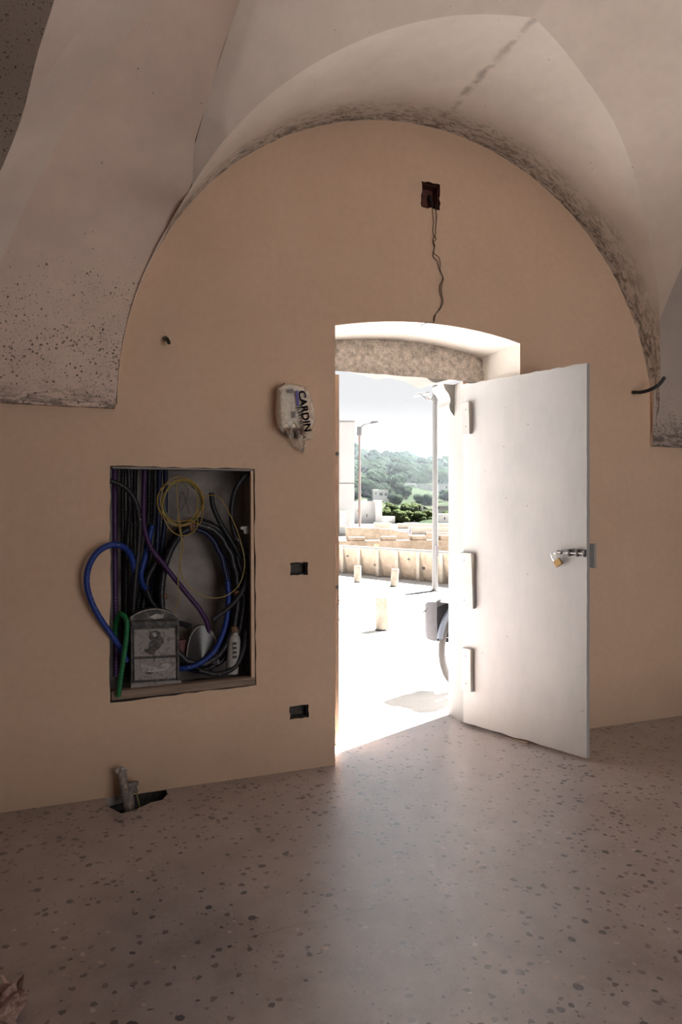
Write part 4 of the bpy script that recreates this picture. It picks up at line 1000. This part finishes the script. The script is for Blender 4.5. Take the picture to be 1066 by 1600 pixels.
for px, py, s in ((541, 869, 0.05), (582, 883, 0.045), (637, 874, 0.045), (658, 888, 0.06), (611, 893, 0.04), (698, 896, 0.05)):
    d = ray(px, py); den = d.x * pd.y - d.y * pd.x; t = (pa.x * pd.y - (pa.y + DIST) * pd.x) / den
    z = EYE + d.z * t; c = Vector((d.x * t, -DIST + d.y * t, z)) + pn * (-0.13 + 0.13 * z / 0.585)
    MB().prism([c + pd * a + Vector((0, 0, b)) for a, b in ((-s, 0), (s * 0.4, -s * 0.6), (s, s * 0.2), (s * 0.2, s * 0.7))], pn * 0.006).build('weep_hole', 'hole', par)

# bollards
def bollard(px, ytop, ybase, wpx, tilt, label):
    c = PZ(px, ybase); w = proj_px(c)[2]; h = (ybase - ytop) / F * w; r = wpx / 2 / F * w
    rt = empty('stone_bollard', c, label, 'bollard', 'stone bollards in the street')
    ax = Vector((tilt, 0, 1)).normalized(); n = 18
    prof = [(r * 1.0, 0), (r * 1.0, h * 0.5), (r * 0.985, h * 0.96), (r * 0.95, h * 0.995), (r * 0.6, h)]
    m = MB(); a1 = Vector((1, 0, 0)); 
    for rr, hh in prof:
        for k in range(n):
            a = 2 * math.pi * k / n; m.v.append(c + ax * hh + Vector((math.cos(a) * rr * (1 + 0.02 * math.sin(5 * a)), math.sin(a) * rr, 0)))
    for i in range(len(prof) - 1):
        for k in range(n):
            k2 = (k + 1) % n; m.f.append((i * n + k, i * n + k2, (i + 1) * n + k2, (i + 1) * n + k))
    m.f.append(tuple(range(n))[::-1]); m.f.append(tuple((len(prof) - 1) * n + k for k in range(n)))
    m.build('shaft', 'bollard', rt, smooth=True, angle=35)
    MB().lathe([(r * 1.18, -0.01), (r * 1.15, 0.008), (r * 1.0, 0.012)], c, 18).build('foot_ring', 'grate', rt, smooth=True)
bollard(598, 933, 984, 21, 0.0, 'nearest short round stone bollard in the middle of the street')
bollard(559, 884, 909.5, 11, 0.0, 'upright far stone bollard in front of the parapet at left')
bollard(616, 889, 916, 12, 0.07, 'slightly leaning far stone bollard in front of the parapet')

# grey pole with bracket lamp
c = PZ(680, 923.5); w = proj_px(c)[2]
pol = empty('lamp_pole', c); tag(pol, 'straight pale grey pole with a flat bracket lamp near the door', 'street lamp')
MB().tube([c, c + Vector((0, 0, 4.6))], [0.052, 0.042], 16).build('shaft', 'pole', pol, smooth=True)
MB().lathe([(0.075, 0), (0.07, 0.02), (0.055, 0.03)], c, 16).build('base_plate', 'pole', pol, smooth=True)
rgt = Vector((cth, -sth, 0)); fwd = Vector((sth, cth, 0))
zb = 1.4 + (800 - 624) / F * w
MB().lathe([(0.058, 0), (0.058, 0.09)], c + Vector((0, 0, zb - 0.04)), 16).build('bracket_collar', 'pole', pol, smooth=True)
MB().tube([c + Vector((0, 0, zb)), c - rgt * 0.13 + Vector((0, 0, zb - 0.005))], 0.014, 8).build('arm', 'pole', pol)
for dd in (-0.09, 0.09):
    MB().tube([c - rgt * (0.10) + fwd * dd * 0.4 + Vector((0, 0, zb)), c - rgt * (0.17 if dd < 0 else 0.08) + fwd * dd + Vector((0, 0, zb + (0.0 if dd < 0 else 0.03))), c - rgt * (0.27 if dd < 0 else 0.14) + fwd * dd + Vector((0, 0, zb + 0.075))], 0.012, 8).build('strut', 'rust', pol)
MB().prism([c - rgt * 0.37 + Vector((0, 0, zb + 0.055)) - fwd * 0.12, c - rgt * 0.11 + Vector((0, 0, zb + 0.095)) - fwd * 0.12, c - rgt * 0.11 + Vector((0, 0, zb + 0.115)) - fwd * 0.12, c - rgt * 0.37 + Vector((0, 0, zb + 0.075)) - fwd * 0.12], fwd * 0.24).build('lamp_head', 'pole', pol, bevel=0.004)
zq = EYE + (800 - 860) / F * w
MB().box((-0.03, -0.075, 0), (0.03, -0.045, 0.19), Matrix.Translation(c + Vector((0, 0, zq - 0.1)))).build('switch_box', 'darksteel', pol)

# rusty street lamp further away
lw = 38.0; lb = CW((562 - 533) / F * lw, lw, 0.0)
lp = empty('street_lamp', lb); tag(lp, 'tall rusty street lamp with curved arm by the white building', 'street lamp')
def LP(px, py): return CW((px - 533) / F * lw, lw, EYE + (800 - py) / F * lw)
MB().tube([lb, LP(562, 672)], [0.085, 0.06], 12).build('post', 'rust', lp, smooth=True)
MB().tube(cr([LP(562, 676), LP(563.5, 670), LP(567, 665), (LP(573, 662.5)), LP(580, 661)], 20), 0.04, 8).build('arm', 'lamp_metal', lp, smooth=True)
hp_ = [LP(578, 661.5), LP(581, 658.5), LP(590, 658.5), LP(591.5, 660.5), LP(586, 662), LP(580, 663)]
MB().prism([p - fwd * 0.15 for p in hp_], fwd * 0.3).build('lamp_head', 'lamp_metal', lp)
MB().lathe([(0.14, 0), (0.14, 0.5)], LP(562, 681), 10).build('junction_sleeve', 'lamp_metal', lp)
MB().tube([LP(557.5, 677), LP(562, 676)], 0.03, 6).build('bracket', 'lamp_metal', lp)

# white building at the left edge
bw = 40.0
def BW(px, z): return CW((px - 533) / F * bw, bw, z)
wb_ = empty('building', BW(545, 0)); tag(wb_, 'tall plain white building with a dark coping left of the street', 'building')
ztop = EYE + (800 - 660) / F * bw
MB().prism([BW(470, 0), BW(554, 0), BW(556, 0) + fwd * 6, BW(470, 0) + fwd * 6], (0, 0, ztop)).build('wall', 'whitehouse', wb_)
MB().prism([BW(469, ztop) - fwd * 0.06, BW(554.6, ztop) - fwd * 0.06, BW(556.6, ztop) + fwd * 6, BW(469, ztop) + fwd * 6], (0, 0, 0.10)).build('coping', 'pole', wb_)
MB().prism([BW(470, 3.05) - fwd * 0.015, BW(554, 3.05) - fwd * 0.015, BW(554, 3.10) - fwd * 0.015, BW(470, 3.10) - fwd * 0.015], fwd * 0.02).build('string_course', 'far', wb_)
ps = MB().prism([BW(531, 0.52) - fwd * 0.03, BW(541, 0.52) - fwd * 0.03, BW(541, 1.50) - fwd * 0.03, BW(531, 1.50) - fwd * 0.03], fwd * 0.03).build('notice_board', 'tufa_light', wb_)
MB().prism([BW(531.5, 0.62) - fwd * 0.035, BW(540, 0.62) - fwd * 0.035, BW(540, 1.40) - fwd * 0.035, BW(531.5, 1.40) - fwd * 0.035], fwd * 0.006).build('poster', 'poster', ps)

# battlemented wall behind the parapet, rough wall beyond
bt_w = 19.5
def KW(px, py, w): return CW((px - 533) / F * w, w, EYE + (800 - py) / F * w)
bw_ = empty('battlement_wall', KW(620, 875, bt_w)); tag(bw_, 'low stone wall with square merlons behind the parapet', 'wall')
bl0 = [KW(470, 846, bt_w + 1.5), KW(760, 843, bt_w - 0.6)]
MB().prism([Vector((bl0[0].x, bl0[0].y, -0.3)), Vector((bl0[1].x, bl0[1].y, -0.3)), bl0[1], bl0[0]], fwd * 0.5).build('wall', 'tufa_far', bw_)
mer = [(500, 523, 841), (545, 570.5, 839.5), (597, 620, 838.5), (644, 667, 837.5), (689, 712, 836.5)]
def wall_line(px):
    t = (px - 470) / 290; return (bt_w + 1.5) * (1 - t) + (bt_w - 0.6) * t
for a, b, y in mer:
    wa, wb2 = wall_line(a), wall_line(b)
    p1, p2 = KW(a, y, wa), KW(b, y, wb2); q1, q2 = KW(a, 850, wa), KW(b, 850, wb2)
    MB().prism([Vector((q1.x, q1.y, q1.z)) - fwd * 0.02, q2 - fwd * 0.02, p2 - fwd * 0.02, p1 - fwd * 0.02], fwd * 0.56).build('merlon', 'tufa_far', bw_, bevel=0.01)
rw = empty('rubble_wall', KW(600, 840, 30)); tag(rw, 'long rough honey stone wall beyond the battlements', 'wall')
tops = [(540, 824.5), (560, 824.5), (590, 825.5), (612, 827), (624, 830), (640, 831.5), (648, 836), (666, 836), (667, 832), (720, 833)]
MB().prism([Vector((KW(px, py, 30).x, KW(px, py, 30).y, -0.5)) for px, py in (tops[0], tops[-1])] + [KW(px, py, 30) for px, py in reversed(tops)], fwd * 0.6).build('wall', 'tufa_far', rw)
for k, (a, b, y, w_, lab) in enumerate(((585, 612, 819, 48, 'pale low stone wall in front of the white houses'), (622, 722, 820, 56, 'pale long terrace wall below the bushes'), (640, 722, 826, 42, 'pale stone terrace edge behind the dark machine'))):
    r = empty('terrace_wall', KW((a + b) / 2, 835, w_)); tag(r, lab, 'wall')
    p, q = KW(a, y, w_), KW(b, y + 1, w_)
    MB().prism([Vector((p.x, p.y, -0.4)), Vector((q.x, q.y, -0.4)), q, p], fwd * 0.6).build('wall', 'tufa_far_light', r)
    MB().prism([p - fwd * 0.05 , q - fwd * 0.05, q - fwd * 0.05 + Vector((0, 0, 0.12)), p - fwd * 0.05 + Vector((0, 0, 0.12))], fwd * 0.7).build('coping', 'tufa_far_light', r)
mc = empty('machine', KW(640, 836, 29)); tag(mc, 'small dark machine with an upright bar on the far stone wall', 'machine')
MB().prism([KW(px, py, 29) for px, py in ((637, 836), (643, 836.5), (644, 829), (640, 827), (636, 829))], fwd * 0.3).build('engine_block', 'darksteel', mc, bevel=0.02)
MB().tube([KW(642.3, 835, 29), KW(642, 823, 29)], 0.035, 8).build('upright_bar', 'darksteel', mc)
MB().tube([KW(628, 829.5, 29), KW(640, 829.5, 29)], 0.05, 8).build('handle_bar', 'darksteel', mc)
# weed tuft
wd = empty('weed', KW(588, 856, 16.2)); tag(wd, 'small green weed growing on the stone parapet', 'plant')
wc = KW(588, 855, 16.2); wm = MB()
for k in range(26):
    a = rnd.uniform(0, 6.28); l = rnd.uniform(0.05, 0.12); d = Vector((math.cos(a) * 0.7, math.sin(a) * 0.7, rnd.uniform(0.2, 1))).normalized() * l; s = d.cross(Vector((0.3, 0.2, 1))).normalized() * 0.018
    o = len(wm.v); wm.v += [wc, wc + d * 0.5 + s, wc + d, wc + d * 0.5 - s]; wm.f.append((o, o + 1, o + 2, o + 3))
wm.build('leaves', 'weed', wd)
MB().tube([wc - Vector((0, 0, 0.3)), wc], 0.01, 6).build('stem', 'weed', wd)

# ------------------------------------------------------------------ bicycle with pannier by the facade
rc = PZ(726, 1075); hd2 = Vector((0.897, 0.436, 0)).normalized(); sd2 = Vector((-hd2.y, hd2.x, 0))   # sd2: left side of the bike
bk = empty('bicycle', rc); tag(bk, 'parked bicycle with grey panniers just outside the doorway', 'bicycle')
RW = 0.345
def bp(a, z, s=0.0): return rc + hd2 * a + sd2 * s + Vector((0, 0, z))
def wheel(a):
    wh = MB()
    wh.tube([bp(a + (RW - 0.024) * math.cos(t), RW + (RW - 0.024) * math.sin(t)) for t in [2 * math.pi * k / 48 for k in range(49)]], 0.024, 10, cap=False)
    w_ = wh.build('tyre', 'tyre', bk, smooth=True)
    MB().tube([bp(a + (RW - 0.055) * math.cos(t), RW + (RW - 0.055) * math.sin(t)) for t in [2 * math.pi * k / 48 for k in range(49)]], 0.013, 8, cap=False).build('rim', 'rim', w_, smooth=True)
    MB().tube([bp(a, RW, -0.05), bp(a, RW, 0.05)], 0.022, 10).build('hub', 'steel', w_)
    for k in range(18):
        t = 2 * math.pi * k / 18
        MB().tube([bp(a, RW, 0.03 if k % 2 else -0.03), bp(a + (RW - 0.06) * math.cos(t), RW + (RW - 0.06) * math.sin(t))], 0.0012, 4).build('spoke', 'steel', w_)
wheel(0.0); wheel(1.06)
def fend(a, t0, t1):
    rows = []
    for k in range(21):
        t = t0 + (t1 - t0) * k / 20; R = RW + 0.022
        rows.append([bp(a + (R - 0.012 * abs(s) / 0.028) * math.cos(t), RW + (R - 0.012 * abs(s) / 0.028) * math.sin(t), s) for s in (-0.028, -0.015, 0, 0.015, 0.028)])
    MB().quad_grid(rows).build('mudguard', 'fender', bk, smooth=True)
fend(0.0, math.radians(50), math.radians(165)); fend(1.06, math.radians(20), math.radians(160))
fr_ = [((0, RW), (0.45, 0.30)), ((0.45, 0.30), (0.28, 0.86)), ((0.0, RW), (0.32, 0.74)), ((0.45, 0.30), (0.90, 0.72)), ((0.32, 0.74), (0.88, 0.86)), ((0.86, 0.94), (1.06, RW))]
MB2 = MB()
for (a, z), (a2, z2) in fr_: MB2.tube([bp(a, z), bp(a2, z2)], 0.016, 10)
MB2.build('frame', 'bikeblack', bk, smooth=True)
MB().tube([bp(0.88, 0.90), bp(0.85, 1.02)], 0.012, 8).build('stem', 'steel', bk)
MB().tube(cr([bp(0.62, 1.02, -0.28), bp(0.78, 1.05, -0.24), bp(0.86, 1.03, -0.1), bp(0.86, 1.03, 0.1), bp(0.78, 1.05, 0.24), bp(0.62, 1.02, 0.28)], 30), 0.011, 8).build('handlebar', 'bikeblack', bk, smooth=True)
MB().prism([bp(0.12, 0.93, 0.07), bp(0.42, 0.93, 0.02), bp(0.42, 0.93, -0.02), bp(0.12, 0.93, -0.07)], (0, 0, 0.05)).build('saddle', 'bikeblack', bk, bevel=0.01)
MB().tube([bp(0.30, 0.80), bp(0.265, 0.94)], 0.013, 8).build('seat_post', 'steel', bk)
MB().prism([bp(-0.24, 0.70, 0.07), bp(0.22, 0.70, 0.07), bp(0.22, 0.70, -0.07), bp(-0.24, 0.70, -0.07)], (0, 0, 0.015)).build('rack', 'steel', bk)
for s in (-1, 1):
    MB().tube([bp(0.0, RW, 0.06 * s), bp(0.0, 0.70, 0.07 * s)], 0.006, 6).build('rack_stay', 'steel', bk)
    # pannier: sagging bag with a flap
    prof_ = [(-0.27, 0.70), (-0.28, 0.56), (-0.27, 0.40), (-0.12, 0.37), (0.02, 0.37), (0.05, 0.52), (0.04, 0.70)]
    rows = []
    for q, o in ((1.0, 0.075), (1.02, 0.11), (0.98, 0.17), (0.86, 0.205), (0.02, 0.215)):
        rows.append([bp(-0.115 + (a + 0.115) * q + 0.006 * noise.noise(Vector((a * 20, z * 20, o * 9))), 0.54 + (z - 0.54) * q, s * (o + 0.012 * noise.noise(Vector((a * 11, z * 11, o * 20 + s))))) for a, z in prof_ + prof_[:1]])
    pg = MB().quad_grid(rows).build('pannier', 'bag', bk, smooth=True, angle=50)
    MB().prism([bp(-0.275, 0.712, s * 0.06), bp(0.045, 0.712, s * 0.06), bp(0.04, 0.66, s * 0.222), bp(-0.27, 0.60, s * 0.218)], (0, 0, 0.012)).build('flap', 'bag', pg)
    MB().box((-0.012, -0.008, -0.008), (0.012, 0.008, 0.008), Matrix.Translation(bp(-0.20, 0.615, s * 0.225))).build('buckle', 'steel', pg)
MB().tube([bp(0.45, 0.30, -0.09), bp(0.45, 0.30, 0.09)], 0.02, 8).build('crank_axle', 'steel', bk)
MB().tube([bp(0.40, 0.30, 0.06), bp(0.30, 0.01, 0.22)], 0.010, 8).build('kickstand', 'steel', bk)

# ------------------------------------------------------------------ far hillside
far = MB().box((-200, 60, -0.6), (400, 500, -0.35)).build('ground', 'far'); tag(far, 'pale far ground below the hillside', kind='structure')
def hill_z(r_px, w):
    t = max(0, min(1, (w - 105) / 150)); s = t * t * (3 - 2 * t)
    prof_px = [(440, 702), (520, 714), (555, 722), (572, 728), (600, 733), (626, 732), (650, 738), (676, 743), (700, 745), (760, 750), (860, 765)]
    for (a, ya), (b, yb) in zip(prof_px, prof_px[1:]):
        if a <= r_px <= b: y = ya + (yb - ya) * (r_px - a) / (b - a); break
    else: y = prof_px[0][1] if r_px < 440 else 765
    ztop = EYE + (800 - y) / F * 255
    return -0.4 + (ztop + 0.4) * s
rows = []
for i in range(36):
    w_ = 95 + 200 * i / 35
    rows.append([CW((px - 533) / F * w_, w_, hill_z(px, w_) + noise.noise(Vector((px * 0.03, w_ * 0.05, 0))) * 0.8) for px in range(400, 921, 13)])
tag(MB().quad_grid(rows).build('hillside', 'hill', smooth=True), 'distant scrub covered hillside behind the white houses', kind='structure')
def blob(seed, lobes, flat):
    rr = random.Random(seed); m = MB()
    for k in range(lobes):
        bm = bmesh.new(); bmesh.ops.create_icosphere(bm, subdivisions=4, radius=1)
        a = rr.uniform(0, 6.28); d = rr.uniform(0.3, 0.75) if k else 0; rad = rr.uniform(0.28, 0.5) if k else 0.66
        cc = Vector((math.cos(a) * d, math.sin(a) * d, rr.uniform(-0.45, 0.4) * flat)); o = len(m.v)
        for v in bm.verts:
            q = v.co.normalized(); s = 1 + 0.20 * noise.noise(q * 2.6 + Vector((seed, k, 0))) + 0.16 * noise.noise(q * 6 + Vector((k, seed, 0))) + 0.14 * noise.noise(q * 13 + Vector((seed, 0, k)))
            m.v.append(cc + Vector((q.x, q.y, q.z * flat)) * rad * s)
        m.f += [tuple(v.index + o for v in f.verts) for f in bm.faces]; bm.free()
    me = bpy.data.meshes.new('tree_crown'); me.from_pydata([tuple(v) for v in m.v], [], m.f); me.update()
    me.polygons.foreach_set('use_smooth', [True] * len(me.polygons)); return me
crowns = {}
for kind_, mt, flat in (('pine', 'leaf1', 0.85), ('dark', 'leaf3', 0.9), ('bush', 'leaf2', 0.8)):
    crowns[kind_] = []
    for s in range(4):
        me = blob(s + 11 * len(kind_), 10, flat); me.materials.append(M[mt]); crowns[kind_].append(me)
tk = MB().lathe([(0.12, 0), (0.07, 1.0)], (0, 0, 0), 7); tkm = bpy.data.meshes.new('trunk'); tkm.from_pydata([tuple(v) for v in tk.v], [], tk.f); tkm.materials.append(M['trunk'])
LABT = {'pine': ('green umbrella pine growing on the far hillside', 'umbrella pines on the hillside'), 'dark': ('dark evergreen tree on the upper far hillside', 'dark trees on the hilltop'), 'bush': ('light green rounded bush among the far white houses', 'light green bushes by the houses')}
def tree(kind_, px, w_, r, zc=None, hgt=None):
    g = hill_z(px, w_); loc = CW((px - 533) / F * w_, w_, g - 0.2)
    hgt = hgt if hgt is not None else r * rnd.uniform(0.55, 0.95)
    t = empty('pine_tree' if kind_ != 'bush' else 'bush', loc); tag(t, LABT[kind_][0], 'tree' if kind_ != 'bush' else 'bush', LABT[kind_][1])
    cme = rnd.choice(crowns[kind_]); co = bpy.data.objects.new('crown', cme); COL.objects.link(co); co.parent = t
    co.location = (0, 0, hgt); co.scale = (r, r, r * rnd.uniform(0.85, 1.1)); co.rotation_euler = (0, 0, rnd.uniform(0, 6.28))
    to = bpy.data.objects.new('trunk', tkm); COL.objects.link(to); to.parent = t; to.scale = (1.6, 1.6, hgt)
for row, (w_, kind_, r0, r1, step) in enumerate(((258, 'dark', 3.2, 5.0, 10), (246, 'dark', 3.0, 4.6, 11), (232, 'pine', 3.0, 4.4, 11), (218, 'dark', 2.8, 4.2, 11), (204, 'pine', 2.6, 3.8, 11), (190, 'pine', 2.4, 3.6, 11), (177, 'pine', 2.2, 3.4, 12), (165, 'pine', 2.0, 3.2, 12), (153, 'pine', 1.8, 2.8, 13))):
    px = 496 + rnd.uniform(0, 8)
    while px < 770:
        wj = w_ + rnd.uniform(-7, 7)
        # leave clearings for the villas
        rad = rnd.uniform(r0, r1); rp = rad * 0.85 * F / wj
        y = 800 - (hill_z(px, wj) + rad * 0.75 - EYE) * F / wj
        clear = any(wj < hw + 6 and x0 - rp * 0.7 < px < x1 + rp * 0.7 and y0 - rp < y < y1 + rp for x0, x1, y0, y1, hw in ((584, 607, 764, 775, 150), (643, 712, 755, 762, 178), (662, 712, 790, 800, 130)))
        if not clear: tree(kind_, px, wj, rad)
        px += rnd.uniform(0.75, 1.3) * step
for px, w_, r in ((604, 118, 1.3), (612, 116, 1.6), (622, 114, 1.9), (632, 116, 1.7), (641, 118, 1.5), (650, 120, 1.4), (660, 116, 1.6), (669, 117, 1.7), (676, 118, 1.4), (598, 128, 1.5), (616, 130, 1.8), (640, 130, 2.0), (655, 134, 1.8), (572, 122, 1.2), (702, 120, 1.5), (718, 120, 1.7)):
    tree('bush', px, w_, r, hgt=r * 0.55)
# villas
def house(name, label, w_, x0, x1, ytop, ybase, depth, wins=(), extra=(), mat='farhouse'):
    base = KW((x0 + x1) / 2, ybase, w_); h = empty(name, base); tag(h, label, 'house')
    def blk(a, b, yt, yb_, dep, nm='wall', fo=0.0):
        p = [KW(a, yb_, w_) + fwd * fo, KW(b, yb_, w_) + fwd * fo, KW(b, yt, w_) + fwd * fo, KW(a, yt, w_) + fwd * fo]
        MB().prism(p, fwd * dep).build(nm, mat, h)
    blk(x0, x1, ytop, ybase + 4, depth)
    blk(x0 - 0.4, x1 + 0.4, ytop - 0.9, ytop, depth + 0.4, 'roof_edge', -0.2)
    for nm, a, b, yt, yb_, fo in extra: blk(a, b, yt, yb_, depth * 0.7, nm, fo)
    for a, b, yt, yb_ in wins:
        p = [KW(a, yb_, w_) - fwd * 0.05, KW(b, yb_, w_) - fwd * 0.05, KW(b, yt, w_) - fwd * 0.05, KW(a, yt, w_) - fwd * 0.05]
        MB().prism(p, fwd * 0.1).build('window', 'window', h)
house('house', 'large white flat roofed house beside the rusty street lamp', 96, 548, 589, 784, 815, 9, ((559, 561, 796, 800), (572.5, 574, 803, 808)), (('tower', 586, 596.5, 781.5, 818, -1.2), ('annex', 596.5, 617, 807, 818, -0.5), ('parapet', 569, 574, 781, 785, 0.4)))
house('house', 'small white villa with three windows among the hillside trees', 150, 583, 607, 766, 779, 7, ((586.5, 588.5, 769, 773), (593, 598, 770, 774.5), (601, 605.5, 771, 774.5)), (('parapet', 583, 591, 764.5, 767, 0.2),))
house('house', 'long low white villa near the hilltop', 178, 652, 712, 757, 768, 9, ((697, 698.6, 760, 763),), (('upper_block', 629, 651, 754.5, 758, 2.0),))
house('house', 'white house with wide dark balcony windows at right', 130, 660, 712, 796, 803, 8, ((676, 680, 797.5, 799.5),), (('balcony_post', 660, 661, 791, 797, -0.6), ('balcony_roof', 660, 712, 790, 791.2, -0.6), ('balcony_back', 688, 712, 791, 797, 1.5)))
house('house', 'little white shed at the foot of the hill', 106, 687, 708, 804, 814, 5, ((694, 696, 808, 812),), ())

# thin summer haze over the far hillside
hz, nt, b = new_mat('haze'); nt.nodes.remove(b)
vs = nt.nodes.new('ShaderNodeVolumeScatter'); vs.inputs['Density'].default_value = 0.00036; vs.inputs['Color'].default_value = (0.80, 0.92, 1.0, 1); vs.inputs['Anisotropy'].default_value = 0.2
nt.links.new(vs.outputs[0], nt.nodes['Material Output'].inputs['Volume'])
hb = MB(); q = [CW(-120, 125, -0.3), CW(140, 125, -0.3), CW(230, 300, -0.3), CW(-200, 300, -0.3)]
hb.prism(q, (0, 0, 22)); ho = hb.build('haze', hz); tag(ho, 'pale summer haze hanging over the far hillside', 'haze', kind='stuff')
